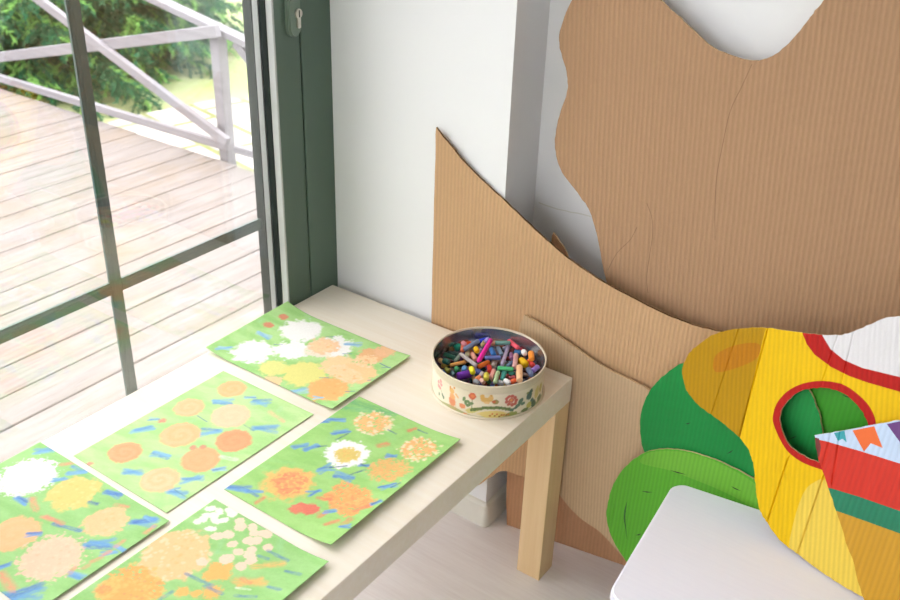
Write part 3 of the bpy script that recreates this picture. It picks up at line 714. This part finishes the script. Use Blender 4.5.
M_LG = cardboard('lime_green_painted_card', (86, 166, 40), depth=.06, rough=.55, bumpd=.0008, spec=.35, fleck=.06)
M_LG_LIT = cardboard('lit_lime_painted_card', (106, 174, 52), depth=.06, rough=.55, bumpd=.0008, spec=.35, fleck=.08)  # same lime lightened for the upper edge, shading put into the colour
M_INK = plain('black_marker', (16, 34, 18), .6)
M_STR = plain('dark_green_brush_stroke', (24, 84, 24), .6)
def dash(a, b, w=.6):
    a, b = np.array(a, float), np.array(b, float); n = np.array([-(b-a)[1], (b-a)[0]]); n = n/ np.linalg.norm(n)
    m = (a+b)/2+n*w*.5
    return [tuple(a), tuple(m+n*w), tuple(b), tuple(m-n*w)]
tag(board('painted_cardboard_cutout', PL_G, [(772, 430), (778, 408), (800, 386), (830, 378), (860, 386), (878, 405), (882, 440), (870, 470), (850, 486), (820, 480), (790, 470), (776, 452)],
    [M_DG2, M_INK], .0035, regions=[(dash((841.7, 394.5), (851, 398), .7), 1, False)]),
    'grass green painted cutout seen through right half of round hole', 'cardboard')
tag(board('painted_cardboard_cutout', PL_D, [(683, 363), (667, 373), (651.7, 388), (642.7, 406.7), (640, 423), (641, 440), (645, 455), (655, 480), (668, 510), (665, 640), (700, 640), (745, 540), (775, 495), (812, 474), (822, 437), (819, 415), (814.5, 402), (808.5, 390), (795, 388), (760, 390), (715, 383), (694, 369)],
    [M_DG, M_INK], .0035, floor=.0005, sharp=(9, 10), regions=[(dash(*p), 1, False) for p in [((685, 424), (691, 422.6)), ((726.7, 454), (733.5, 449.6)), ((789.5, 439), (797, 435.6))]], edge_mat=M_EDGE),
    'dark green painted rounded bush cutout standing behind the yellow one', 'cardboard')
tag(board('painted_cardboard_cutout', PL_E, [(644, 453), (625, 467), (612, 488), (607, 507), (606.7, 520), (612, 538), (623, 556.5), (640, 578), (660, 600), (680, 660), (700, 660), (712, 600), (735, 545), (763, 510), (762, 486), (726.7, 465), (703, 455.5), (680, 450), (660, 449.3)],
    [M_LG, M_INK, M_STR, M_LG_LIT], .0035, floor=.0005, sharp=(9, 10),
    regions=[([(646, 454), (660, 451), (680, 451.5), (703, 457), (726, 466.5), (754, 483), (775, 505), (760, 512), (740, 500), (715, 488), (690, 478), (668, 470), (650, 466), (640, 462)], 3, True)] +
            [(dash(*p), 1, False) for p in [((641, 491), (653, 492.4)), ((669.5, 470), (686.5, 474.6)), ((635.5, 535.3), (641.5, 533.6)), ((730.5, 486), (741, 491))]] +
            [(spline([(627, 501.5), (626, 510), (625.3, 518), (626.3, 530), (627, 540), (625.6, 530), (623.8, 519), (624.4, 510)], per=3), 2, False)]),
    'lime green painted round bush cutout, lowest, behind the white table', 'cardboard')
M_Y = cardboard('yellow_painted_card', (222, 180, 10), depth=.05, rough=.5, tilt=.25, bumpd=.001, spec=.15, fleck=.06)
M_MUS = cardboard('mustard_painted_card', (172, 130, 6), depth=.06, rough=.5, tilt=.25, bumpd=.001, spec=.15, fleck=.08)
M_ORS = cardboard('orange_smudge_on_card', (174, 112, 10), depth=.06, rough=.5, tilt=.25, bumpd=.001, spec=.15)
M_RED = cardboard('red_painted_card', (172, 26, 20), depth=.05, rough=.5, tilt=.25, bumpd=.001, spec=.15, fleck=.05)
M_WHT = cardboard('white_painted_card', (212, 210, 212), depth=.02, rough=.55, tilt=.25, bumpd=.001, spec=.35, fleck=.02)
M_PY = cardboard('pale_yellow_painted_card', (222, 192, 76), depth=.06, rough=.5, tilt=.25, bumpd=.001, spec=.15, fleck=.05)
M_CREASE = plain('crease_line', (140, 104, 14), .7)
ring_out = [(773.5, 424), (773.7, 412), (779, 400), (790, 389.5), (805, 383), (825, 381), (845, 385.5), (862, 398), (871.5, 410), (876, 424), (874, 445), (858, 464), (838, 473), (818, 468.5), (800, 461), (785, 448)]
ring_in = [(780, 423), (781, 411), (786.5, 402), (796, 393.5), (808, 389), (823, 387.7), (838.7, 391), (853, 400.5), (862.7, 412.5), (868, 425), (865, 445), (850, 459), (835, 463.5), (818, 461.5), (803, 455.5), (788, 444)]
f_outline = [(683, 378), (682.7, 367), (688, 355), (700, 343), (716.7, 333.3), (740, 328.4), (766.7, 327.8), (800, 332.5), (826.7, 334.8), (845, 334.5), (863, 327.5), (883, 318.8), (900, 315.8), (935, 312), (975, 325), (1000, 380), (1000, 560), (950, 606), (900, 608), (864, 597), (840, 584), (820, 571), (800, 556), (780, 540), (767, 523), (760.5, 511.5), (757, 497), (755, 481), (753, 463), (746.7, 446.7), (733, 431.7), (716.7, 418.3), (700, 406.7), (687.5, 392)]
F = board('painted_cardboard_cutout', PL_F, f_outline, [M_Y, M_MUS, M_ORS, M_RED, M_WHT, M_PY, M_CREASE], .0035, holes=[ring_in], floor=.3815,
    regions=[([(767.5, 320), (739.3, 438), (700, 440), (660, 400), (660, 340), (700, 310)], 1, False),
             ([(713, 366), (716, 355), (730, 347), (748, 343), (760, 345), (757, 358), (742, 366), (726, 371), (716, 372)], 2, True),
             ([(801.5, 320), (802.7, 334), (806.7, 344), (814.7, 354.7), (830.7, 366.7), (849, 376), (868, 382.7), (900, 391.8), (960, 410), (1020, 430), (1020, 300), (900, 290)], 3, False),
             ([(821, 325), (822.7, 336), (830.7, 349.3), (844, 360), (862.7, 368), (900, 377), (960, 393), (1020, 410), (1020, 290), (900, 280)], 4, False),
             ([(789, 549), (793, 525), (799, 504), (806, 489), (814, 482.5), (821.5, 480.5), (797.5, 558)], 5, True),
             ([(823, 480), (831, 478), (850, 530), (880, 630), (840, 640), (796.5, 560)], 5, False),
             (ring_out, 3, True)],
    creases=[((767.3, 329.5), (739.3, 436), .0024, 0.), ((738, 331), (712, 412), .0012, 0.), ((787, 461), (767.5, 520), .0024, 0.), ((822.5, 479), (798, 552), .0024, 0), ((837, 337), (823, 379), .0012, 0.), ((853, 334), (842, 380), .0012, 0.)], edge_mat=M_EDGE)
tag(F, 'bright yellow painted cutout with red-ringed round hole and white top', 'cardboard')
M_LB = cardboard('pale_blue_painted_card', (184, 202, 226), depth=.02, rough=.55, spec=.3, fleck=.02)
M_RO = cardboard('orange_red_painted_card', (196, 38, 14), depth=.04, rough=.5, spec=.35, fleck=.04)
M_TG = cardboard('teal_green_painted_card', (18, 116, 82), depth=.04, rough=.5, spec=.35, fleck=.04)
M_OC = cardboard('ochre_painted_card', (190, 140, 22), depth=.05, rough=.5, spec=.35, fleck=.04)
M_TEAL = plain('teal_paint', (40, 150, 160), .55); M_OR = plain('orange_paint', (222, 98, 28), .55); M_PUR = plain('purple_paint', (92, 44, 112), .55); M_MAR = plain('maroon_paint', (104, 30, 22), .6)
Hh = board('painted_cardboard_cutout', PL_H, [(815, 435.3), (840, 431), (870, 425.5), (900, 420), (960, 409), (985, 440), (985, 650), (905, 650), (875, 626), (864, 599), (852, 559), (836, 511), (826, 481), (817.5, 455)],
    [M_LB, M_RO, M_TG, M_OC, M_TEAL, M_OR, M_PUR, M_MAR], .0035, floor=.3815, sharp=(0, 4, 6, 7),
    regions=[([(810, 438), (825, 441), (860, 451), (900, 463.5), (1000, 492), (1000, 700), (800, 700)], 1, False),
             ([(820, 486.5), (832, 488.5), (860, 497), (900, 511), (1000, 545), (1000, 700), (800, 700)], 2, False),
             ([(820, 506), (837, 511), (868, 522), (900, 533.6), (1000, 568), (1000, 700), (800, 700)], 3, False),
             ([(834, 433), (844.5, 430.5), (846.7, 442.5), (842.5, 438.7), (838, 441)], 4, False),
             ([(852.5, 430.4), (874.2, 426.2), (882.7, 448), (870.7, 443.2), (864, 451.8)], 5, False),
             ([(886.7, 424), (906, 420), (912, 452), (902, 445)], 6, False), ([(925, 416), (942, 413), (950, 445), (938, 436)], 4, False),
             ([(813, 437), (819, 438.5), (821, 447), (819, 458), (816, 452)], 7, False)],
    creases=[((830, 436), (823, 462), .001, 0), ((840, 432), (832, 480), .0012, 0)], edge_mat=M_EDGE)
tag(Hh, 'red striped painted cutout with bunting flags, foremost, overlapping the yellow one', 'cardboard')

# ------------------------------------------------------------------ low white table
WH = .38
cA, cB, cC = [np.array(hit(q, 2, WH)) for q in ((674.8, 480.6), (606, 596), (757, 508))]
wt = tag(empty('low_table', (cA[0], cA[1], 0)), 'low white tabletop with rounded corners in front of the green bushes', 'table')
def rrect(x0, x1, y0, y1, r, n=8):
    pts = []
    for cx, cy, a0 in ((x1-r, y1-r, 0), (x0+r, y1-r, 90), (x0+r, y0+r, 180), (x1-r, y0+r, 270)):
        for k in range(n+1):
            a = math.radians(a0+90*k/n); pts.append((cx+r*math.cos(a), cy+r*math.sin(a)))
    return pts
dl = float(np.linalg.norm(cA-cB)); ux = (cC-cA)/np.linalg.norm(cC-cA); uy = (cA-cB)/dl
def wxy(x, y): return (ux[0]*x+uy[0]*y, ux[1]*x+uy[1]*y)
prism('tabletop', [wxy(*p) for p in rrect(0, .50, -dl, 0, .024)], WH-.02, WH, M_WHITE, wt, bev=.003)
for lx in (.05, .45):
    for ly in (-.05, -dl+.05):
        bm = bmesh.new(); bmesh.ops.create_cone(bm, cap_ends=True, segments=20, radius1=.012, radius2=.017, depth=WH-.02, matrix=Matrix.Translation((*wxy(lx, ly), (WH-.02)/2))); bm_obj('leg', bm, M_WHITE, wt)

# ------------------------------------------------------------------ cookie tin
TC = (.464, -.119); TR, THt = .0965, .065
tin = tag(empty('cookie_tin', (TC[0], TC[1], TH)), 'round cream tin printed with a garden frieze, filled with crayons', 'tin')
M_TINC = plain('cream_tin_lacquer', (220, 208, 186), .35, .5, vary=.05, scale=60)
M_TINI = plain('bare_tinplate', (176, 176, 178), .22, .5, .85, vary=.06, scale=60)
M_FRZ = vcol_mat('printed_tin', .35, .45)
# printed wall (colour attribute in arc length x height)
nt, nz = 560, 56
th = np.linspace(0, 2*PI, nt, endpoint=False); zz = np.linspace(.003, .0485, nz)
U, Vv = np.meshgrid((th-math.radians(-55))*TR*1000, zz*1000, indexing='ij')
U = (U+PI*TR*1000) % (2*PI*TR*1000)-PI*TR*1000
fc = Canvas(U, Vv, (230, 219, 198), (222, 210, 186), 41)
def tin_px(px, py):
    d = ray((px, py)); ox, oy = CAM[0]-TC[0], CAM[1]-TC[1]
    A = d[0]**2+d[1]**2; B = 2*(ox*d[0]+oy*d[1]); C = ox*ox+oy*oy-TR*TR
    t = (-B-math.sqrt(max(0, B*B-4*A*C)))/(2*A); p = CAM+t*d
    a = math.atan2(p[1]-TC[1], p[0]-TC[0])
    return (a-math.radians(-55))*TR*1000, (p[2]-TH)*1000
T = lambda a, b: tin_px(425+a/6.923, 360+b/6.923)
def tb_(a, b, r, c, ry=None, ang=0., rag=.3, al=.95): fc.blob(*T(a, b), r, c, ry, ang, rag, .12, al)
# ground band and hill
fc.lay(np.clip((7.5+3*np.sin(U/14)-Vv)/1.5, 0, 1), (142, 150, 74), .75); fc.lay(np.clip((3.0+1.2*np.sin(U/9)-Vv)/1.2, 0, 1), (104, 118, 60), .8)
tb_(470, 378, 24, (222, 202, 120), 7, rag=.15); tb_(330, 350, 13, (206, 196, 120), 5, .4); tb_(600, 372, 10, (150, 160, 80), 4)
for k in range(26): tb_(320+k*11.5, 346-16*math.sin(k/25*PI)+random.uniform(-3, 3), 2.2, random.choice([(84, 112, 56), (104, 124, 62)]), 3.2)
for k in range(9): tb_(450+k*16, 392-random.uniform(0, 18), 1.8, random.choice([(186, 120, 60), (206, 120, 70), (150, 100, 50)]))
# pink flower
fc.stroke(*T(106, 190), *T(130, 265), 1., (104, 130, 80))
for a, b in ((95, 150), (110, 145), (112, 170), (95, 178), (104, 190)): tb_(a, b, 3.6, (222, 142, 140))
for a, b in ((120, 240), (98, 232), (128, 258)): tb_(a, b, 2.2, (112, 140, 110), 3.4)
# figure in orange dress
tb_(188, 282, 7.5, (224, 136, 92), 9, .2); tb_(190, 250, 5.5, (232, 170, 110), 6); tb_(186, 212, 5.5, (228, 176, 104), 5.5)
tb_(176, 190, 1.8, (214, 150, 80), 3); tb_(202, 192, 1.8, (214, 150, 80), 3); tb_(222, 250, 2.2, (232, 180, 120), 5, .8)
for k in range(5): fc.stroke(*T(172+k*9, 300), *T(176+k*10, 345), .8, (214, 150, 96), .8)
tb_(258, 318, 6, (224, 140, 92), 5); tb_(275, 376, 5, (222, 136, 88), 3)
# leaves and red-orange flower
for a, b, g in ((270, 268, 1.2), (290, 285, .3), (318, 300, .1), (300, 312, .6), (282, 300, 2.)): tb_(a, b, 5, (104, 134, 84), 2.6, g)
fc.stroke(*T(322, 340), *T(328, 270), 1., (96, 124, 70)); tb_(330, 250, 6.6, (210, 96, 62)); tb_(330, 250, 3, (224, 130, 84))
# squirrel-like tan creature
tb_(430, 278, 10, (214, 168, 90), 5, .1); tb_(398, 258, 4, (214, 164, 84), 5); tb_(458, 262, 4.2, (222, 178, 104), 5); tb_(462, 246, 1.5, (206, 160, 84), 2.6)
tb_(428, 296, 5, (228, 190, 130), 2.5); tb_(490, 292, 5.6, (150, 132, 70), 4.4); tb_(478, 290, 3.4, (198, 98, 58), 2.6)
# red daisy
for k in range(9): tb_(598+34*math.cos(k*.7), 280+30*math.sin(k*.7), 3.4, (190, 84, 70))
tb_(598, 280, 5, (198, 96, 78)); tb_(598, 278, 2.2, (222, 150, 90))
# blue-green leaves and bird
for a, b, r_, g in ((640, 318, 6, .5), (662, 286, 7, .9), (678, 300, 5, .2), (625, 332, 4, .2), (600, 345, 4, .3)): tb_(a, b, r_, (88, 120, 100), r_*.6, g)
tb_(722, 248, 6.5, (64, 92, 92), 8); tb_(735, 216, 4.5, (70, 98, 96), 4.5); tb_(712, 228, 3, (140, 140, 80), 2); tb_(742, 282, 5, (72, 104, 96), 7, .4)
tb_(720, 310, 6.5, (196, 186, 96), 6); tb_(752, 300, 6, (70, 98, 70), 7)
tb_(775, 220, 7, (206, 194, 118), 12); tb_(800, 190, 6, (198, 180, 96), 9); tb_(790, 258, 8, (110, 126, 72), 6); tb_(815, 200, 5, (140, 96, 66), 9); tb_(690, 345, 8, (96, 112, 60), 3.4); tb_(770, 330, 9, (88, 104, 58), 3.4)
# the far side carries the same kind of flowers
for k in range(14):
    u0 = 175+k*17.; fc.blob(u0 if u0 < 303 else u0-606, 26+5*math.sin(k*1.7), 5.5, random.choice([(210, 96, 62), (222, 142, 140), (104, 134, 84), (214, 168, 90), (88, 120, 110)]), rag=.3)
vs_ = [(TR*math.cos(t), TR*math.sin(t), z) for t in th for z in zz]
ii = np.arange(nt*nz).reshape(nt, nz); i2 = np.roll(ii, -1, 0)
fs = np.stack([ii[:, :-1], i2[:, :-1], i2[:, 1:], ii[:, 1:]], -1).reshape(-1, 4).tolist()
fr = mesh_obj('printed_wall', vs_, fs, [M_FRZ], tin, smooth=True)
ca = fr.data.color_attributes.new('paint', 'FLOAT_COLOR', 'POINT')
ca.data.foreach_set('color', np.concatenate([np.clip(fc.img, 0, 1).reshape(-1, 3), np.ones((nt*nz, 1))], 1).astype(np.float32).ravel())
lathe('rim_band', [(TR, .0485), (TR+.0004, .0492), (TR-.0006, .050), (TR+.0002, .051), (TR+.0002, .0618), (TR+.0012, .0628), (TR+.0016, .064), (TR+.0010, .0650), (TR-.0002, .0652), (TR-.0012, .0646), (TR-.0012, .0618)], M_TINC, tin)
lathe('lining', [(TR-.0012, .0618), (TR-.0012, .0025), (.0001, .0025)], M_TINI, tin)
lathe('base_rim', [(.0001, .0004), (TR-.002, .0), (TR+.0022, .0), (TR+.0032, .0012), (TR+.0028, .0026), (TR, .0032)], M_TINC, tin)

# ------------------------------------------------------------------ crayons
CR_MATS = {}
def cmat(c):
    if c not in CR_MATS:
        CR_MATS[c] = plain('wax_%02x%02x%02x' % c, tuple(min(255, int(k*1.07+9)) for k in c), .5, .35, vary=.12, scale=150)
    return CR_MATS[c]
def crayon_mesh(L, r, tip, seed):
    rr = random.Random(seed); n = 12
    h = L/2
    prof = [(-h, r*.55), (-h+.0006, r*.9), (-h+.0016, r)]
    if tip: prof += [(h-r*1.7, r), (h-r*1.3, r*.86), (h-r*.25, r*.45), (h, r*.2)]
    else: prof += [(h-.0018, r), (h-.0005, r*.86), (h, r*.5)]
    V, F = [], []
    for x, q in prof:
        for k in range(n): a = 2*PI*k/n; j = 1+rr.uniform(-.03, .03); V.append((x+rr.uniform(-.0002, .0002), q*j*math.cos(a), q*j*math.sin(a)))
    for i in range(len(prof)-1):
        for k in range(n): F.append((i*n+k, i*n+(k+1) % n, (i+1)*n+(k+1) % n, (i+1)*n+k))
    F.append(tuple(range(n))[::-1]); F.append(tuple((len(prof)-1)*n+k for k in range(n)))
    return V, F
placed = []
def segdist(p1, q1, p2, q2):
    d1, d2, r = q1-p1, q2-p2, p1-p2; a, e, f = d1@d1, d2@d2, d2@r
    c, b = d1@r, d1@d2; den = a*e-b*b
    s = np.clip((b*f-c*e)/den, 0, 1) if den > 1e-14 else 0.
    t = (b*s+f)/e
    if t < 0: t = 0.; s = np.clip(-c/a, 0, 1)
    elif t > 1: t = 1.; s = np.clip((b-c)/a, 0, 1)
    return np.linalg.norm(p1+d1*s-p2-d2*t)
TCv = np.array([TC[0], TC[1]])
def inside(p, r, lim=TR-.0025):
    d = p[:2]-TCv; L = np.linalg.norm(d); m = lim-r
    return p if L <= m else np.array([*(TCv+d/L*m), p[2]])
def drop(ends_at, r, z0):
    z = max(TH+.0028+r, z0)
    for _ in range(160):
        a, b = ends_at(z)
        dir_ = (b-a)/(np.linalg.norm(b-a)+1e-9)
        a2, b2 = a+dir_*r*.8, b-dir_*r*.8
        if (b2-a2) @ dir_ < .0008: m = (a+b)/2; a2, b2 = m-dir_*.0006, m+dir_*.0006
        if all(segdist(a2, b2, p, q) > (r+R)*.985 for p, q, R in placed): return a, b, a2, b2
        z += .0006
    return None
def make_crayon(a, b, r, c, label, group, tip, seed, cat='crayon'):
    m = (a+b)/2; d = Vector(b-a); L = max(d.length, r*1.6)
    V, Fc = crayon_mesh(L, r, tip, seed)
    o = mesh_obj('crayon', V, Fc, cmat(c), loc=tuple(m)); q = d.to_track_quat('X', 'Z'); o.rotation_mode = 'QUATERNION'; o.rotation_quaternion = q
    for p in o.data.polygons: p.use_smooth = len(p.vertices) == 4
    return tag(o, label, cat, group)
FILLC = [(60, 90, 150), (150, 60, 60), (60, 110, 80), (150, 120, 80), (110, 110, 120), (190, 110, 60), (90, 70, 120), (40, 80, 80), (170, 140, 130), (180, 160, 80)]
FILL_N = 135
rf = random.Random(21)
for i in range(FILL_N):
    best = None
    for tr in range(10):
        q = TR*math.sqrt(rf.random())*.93; t = rf.uniform(0, 2*PI); L = rf.uniform(.014, .034); an = rf.uniform(0, PI); r = rf.uniform(.0036, .0044)
        cen = TCv+q*np.array([math.cos(t), math.sin(t)]); dv = np.array([math.cos(an), math.sin(an)])*L/2
        def ea(z, cen=cen, dv=dv, r=r): return inside(np.array([*(cen-dv), z]), r), inside(np.array([*(cen+dv), z]), r)
        a, b = ea(0)
        if np.linalg.norm(a-b) < .011: continue
        g = drop(ea, r, 0)
        if g is not None and (best is None or g[0][2] < best[0][0][2]): best = (g, r)
    if best is None: continue
    (a, b, a2, b2), r = best
    if a[2] > TH+.037: continue
    placed.append((a2, b2, r))
    make_crayon(a, b, r, rf.choice(FILLC), 'crayon stub mostly buried under the top layer in the tin', 'crayons buried in the tin', False, 1000+i)
# every crayon of the top layer, from the lowest up
TOP = [
 ((491, 340), (478, 362), 3.9, (214, 28, 148), 1, 'long magenta crayon lying across the middle of the crayon heap', 2),
 ((457.5, 376.5), (470.5, 373.5), 6.4, (104, 42, 160), 0, 'fat purple crayon stub by the front left rim of tin', 1),
 ((520.5, 360), (526, 365), 6.4, (242, 180, 16), 0, 'fat bright yellow crayon lump at right of the tin', 1),
 ((519.5, 366.5), (519.5, 381), 5.2, (240, 178, 134), 0, 'broad peach crayon pointing to the front right rim', 2),
 ((450, 365.5), (465.5, 362), 3.3, (230, 158, 84), 0, 'long light orange crayon lying above the fat purple stub', 1),
 ((478.7, 367), (488.7, 362), 4.2, (220, 112, 40), 0, 'brownish orange crayon just below the magenta crayon', 1),
 ((508.3, 346.5), (502, 365.5), 3.3, (158, 148, 176), 0, 'long grey lavender crayon standing diagonal right of the middle', 2),
 ((497.5, 368), (513.5, 369.2), 3.4, (72, 178, 116), 0, 'mint green crayon lying level across other crayons at front right', 2),
 ((505, 370.5), (502, 380), 4.2, (60, 142, 132), 0, 'teal crayon tucked under the mint green crayon', 1),
 ((498, 372), (495, 383), 3.6, (164, 190, 146), 0, 'pale sage green crayon pointing to the front rim', 1),
 ((494, 370), (491, 378.5), 3.6, (218, 150, 140), 0, 'dusty pink crayon left of the pale sage green one', 1),
 ((491.3, 349), (494.2, 355.5), 4.4, (62, 124, 198), 0, 'bright blue crayon stub just right of the magenta crayon', 1),
 ((485, 358), (500.5, 357.7), 3.9, (104, 118, 184), 0, 'periwinkle crayon lying level below the bright blue stub', 1),
 ((498, 347.5), (502, 355), 3.6, (116, 138, 164), 0, 'steel blue crayon right of the bright blue stub', 1),
 ((516, 354.5), (514.5, 368), 4.0, (196, 150, 146), 0, 'upright rosy grey crayon left of the yellow lump', 1),
 ((517, 351.5), (519, 352.5), 4.6, (50, 106, 158), 0, 'round blue crayon end above the yellow lump', 1),
 ((523.5, 351.5), (525, 354), 4.6, (236, 226, 226), 0, 'round white crayon end beside the orange stub at right', 1),
 ((531, 352.5), (531.7, 359.5), 5.0, (236, 132, 36), 0, 'upright orange crayon stub near the right wall of tin', 1),
 ((531, 363), (533, 366), 4.4, (196, 58, 52), 0, 'red crayon lump right of the yellow lump', 1),
 ((528.5, 361.5), (530.5, 360), 3.8, (234, 112, 50), 0, 'small orange red crayon end between yellow and red lumps', 0),
 ((532.5, 371), (538, 366.7), 4.4, (140, 110, 178), 0, 'light violet crayon stub against the right front rim', 1),
 ((528, 369), (531.5, 375.5), 4.5, (100, 112, 142), 0, 'slate blue crayon right of the broad peach crayon', 1),
 ((507.3, 366.5), (512.5, 361.7), 3.0, (112, 134, 170), 0, 'thin blue grey crayon left of the upright rosy one', 0),
 ((511, 353.5), (511.5, 358.8), 3.4, (158, 110, 152), 0, 'mauve crayon stub left of the rosy grey crayon', 0),
 ((513, 335), (518.2, 348), 4.0, (218, 82, 98), 0, 'rose pink crayon leaning by the back right wall', 1),
 ((521.3, 346.7), (523, 349.5), 4.3, (208, 60, 82), 0, 'crimson crayon end below the rose pink crayon', 0),
 ((492.3, 335), (508, 337.7), 5.0, (198, 136, 110), 0, 'salmon brown crayon lying along the back of the tin', 0),
 ((495, 343), (510.5, 343), 3.8, (96, 138, 130), 0, 'grey green crayon lying level in front of the salmon one', 1),
 ((503.3, 349), (509, 345.8), 3.4, (168, 164, 190), 0, 'pale lilac crayon end beside the grey lavender crayon', 1),
 ((510.3, 351.2), (515, 348.3), 3.0, (160, 84, 80), 0, 'brick red crayon below the rose pink crayon end', 0),
 ((479.3, 341.3), (490.5, 336), 4.0, (30, 54, 186), 1, 'royal blue crayon behind the top of the magenta one', 1),
 ((476.5, 333), (491, 332), 4.6, (26, 48, 142), 0, 'navy crayon lying along the back wall of the tin', 0),
 ((464.5, 349.3), (478.5, 341), 4.2, (108, 124, 154), 0, 'slate grey crayon left of the royal blue one', 1),
 ((457.5, 340.3), (467, 338), 5.6, (232, 74, 24), 0, 'orange red crayon lump at the back left', 0),
 ((454, 345), (456, 346), 6.4, (26, 142, 116), 0, 'round teal green crayon end at left', 0),
 ((445.5, 346), (447, 347), 4.4, (118, 92, 56), 0, 'round brown crayon end against the left wall', 0),
 ((444, 354), (456, 358.7), 4.0, (32, 92, 76), 0, 'dark green crayon pointing right from the left wall', 0),
 ((447.5, 352.5), (458.5, 354), 3.4, (44, 72, 66), 0, 'blackish green crayon above the dark green one', 0),
 ((440.5, 360.5), (442.3, 361.5), 4.2, (200, 164, 110), 0, 'round tan crayon end at the far left', 0),
 ((445, 361), (447.5, 362), 4.8, (22, 82, 72), 0, 'round dark teal crayon end beside the tan one', 0),
 ((455.3, 361), (461, 354), 3.2, (124, 144, 132), 0, 'grey sage crayon left of the long warm grey one', 1),
 ((460.3, 353.7), (476.3, 365.7), 3.4, (170, 160, 158), 0, 'long warm grey crayon slanting down to the right at left', 1),
 ((468, 351), (467, 356.5), 3.9, (190, 184, 150), 0, 'beige crayon stub behind the long warm grey crayon', 0),
 ((472.3, 353.5), (475.3, 360), 4.0, (220, 156, 134), 0, 'pink peach crayon left of the magenta crayon', 1),
 ((475.8, 348.7), (477, 351.2), 4.6, (230, 178, 20), 0, 'golden yellow crayon end left of the magenta crayon top', 1),
 ((481.8, 345.3), (485, 341.5), 3.4, (182, 166, 108), 0, 'olive tan crayon touching the magenta crayon on its left', 1),
 ((485.6, 341.3), (488.5, 338.5), 3.4, (158, 148, 214), 0, 'small lilac crayon between royal blue and magenta', 1),
 ((462.8, 346), (462.5, 351), 3.8, (218, 110, 80), 0, 'coral crayon end below the slate grey crayon', 0),
 ((463, 342.8), (465, 344.5), 4.0, (208, 130, 140), 0, 'rosy crayon end below the orange red lump', 0),
 ((478.3, 353.3), (481, 349.8), 3.4, (172, 156, 192), 0, 'greyish violet crayon hidden half behind the magenta crayon', 0),
 ((471.3, 368), (473, 373), 4.6, (222, 212, 40), 0, 'lemon yellow crayon stub right of the fat purple stub', 1),
 ((464.7, 367.8), (464.3, 370.5), 4.6, (96, 154, 202), 0, 'light blue crayon end just above the fat purple stub', 0),
 ((456.5, 368.3), (457.3, 371), 4.5, (52, 138, 86), 0, 'green crayon end above left of the fat purple stub', 0),
 ((450.8, 371.3), (453.8, 375.3), 3.5, (88, 122, 132), 0, 'blue grey crayon left of the fat purple stub', 0),
 ((446.5, 369.3), (448.3, 371), 4.0, (144, 144, 62), 0, 'olive crayon end by the front left wall', 0),
 ((477.3, 371.2), (479.2, 372.5), 4.4, (80, 92, 154), 0, 'dusky blue crayon end right of the lemon yellow stub', 0),
 ((486.7, 374), (486, 379.5), 4.5, (196, 184, 66), 0, 'mustard crayon stub pointing to the front rim', 1),
 ((482.7, 373.3), (480.3, 376.7), 4.1, (184, 174, 176), 0, 'pale mauve grey crayon left of the mustard stub', 0),
 ((476.7, 379.3), (479.7, 377), 4.0, (230, 132, 84), 0, 'apricot crayon end near the front rim right of purple', 0),
 ((494.3, 364.5), (493.3, 367), 5.0, (144, 132, 124), 0, 'round grey brown crayon end right of the brownish orange crayon', 0),
 ((489, 366), (490.2, 371.5), 4.0, (198, 50, 42), 0, 'scarlet crayon stub below the brownish orange crayon', 0),
 ((481.8, 380.3), (483.2, 382), 4.0, (220, 172, 160), 0, 'blush pink crayon end at the front rim', 0),
 ((475.5, 381.3), (477.5, 382.3), 4.0, (144, 150, 158), 0, 'cool grey crayon end at the front rim left', 0),
 ((506, 381.3), (508, 382.5), 4.5, (232, 226, 220), 0, 'white crayon end at the front right rim', 0),
 ((512.5, 381.5), (514.5, 380.5), 4.0, (226, 100, 60), 0, 'vermilion crayon end left of the broad peach crayon', 0),
 ((509.3, 378.3), (515.7, 376.8), 3.5, (142, 60, 70), 0, 'wine red crayon left of the broad peach crayon', 0),
 ((509.5, 372.3), (514.5, 374.3), 4.0, (38, 112, 96), 0, 'deep sea green crayon below the mint green crayon', 0),
 ((499.5, 382.5), (501.7, 383.3), 4.0, (158, 158, 162), 0, 'silver grey crayon end at the front rim centre', 0),
 ((488, 380.7), (489.3, 382.3), 3.5, (46, 86, 54), 0, 'bottle green crayon end at the front rim', 0),
]
for lay in (0, 1, 2):
    for i, (p, q, r, c, tip, label, ly) in enumerate(TOP):
        if ly != lay: continue
        r = r/1000*1.06
        def ea(z, p=p, q=q, r=r):
            a, b = hit(p, 2, z), hit(q, 2, z)
            d = b-a; L = np.linalg.norm(d)
            if L < 2.2*r: m = (a+b)/2; dv = d/L; a, b = m-dv*r*1.25, m+dv*r*1.25
            return inside(a, r), inside(b, r)
        g = drop(ea, r, TH+.036)
        if g is None: print('no room', label); continue
        a, b, a2, b2 = g; placed.append((a2, b2, r))
        make_crayon(a, b, r, c, label, 'crayons on top of the heap in the tin', bool(tip), i)

# ------------------------------------------------------------------ light: bright overcast sky
w = bpy.data.worlds.new('overcast_sky'); scene.world = w; w.use_nodes = True
nt_ = w.node_tree; bg = nt_.nodes['Background']
tc = nt_.nodes.new('ShaderNodeTexCoord'); sp = nt_.nodes.new('ShaderNodeSeparateXYZ'); nt_.links.new(tc.outputs['Generated'], sp.inputs[0])
mr = nt_.nodes.new('ShaderNodeMapRange'); nt_.links.new(sp.outputs[2], mr.inputs[0]); mr.inputs[1].default_value = -.05; mr.inputs[2].default_value = .9; mr.inputs[3].default_value = .75; mr.inputs[4].default_value = 1.15
bg.inputs[0].default_value = (.97, .975, 1.0, 1)
nt_.links.new(mr.outputs[0], bg.inputs[1])
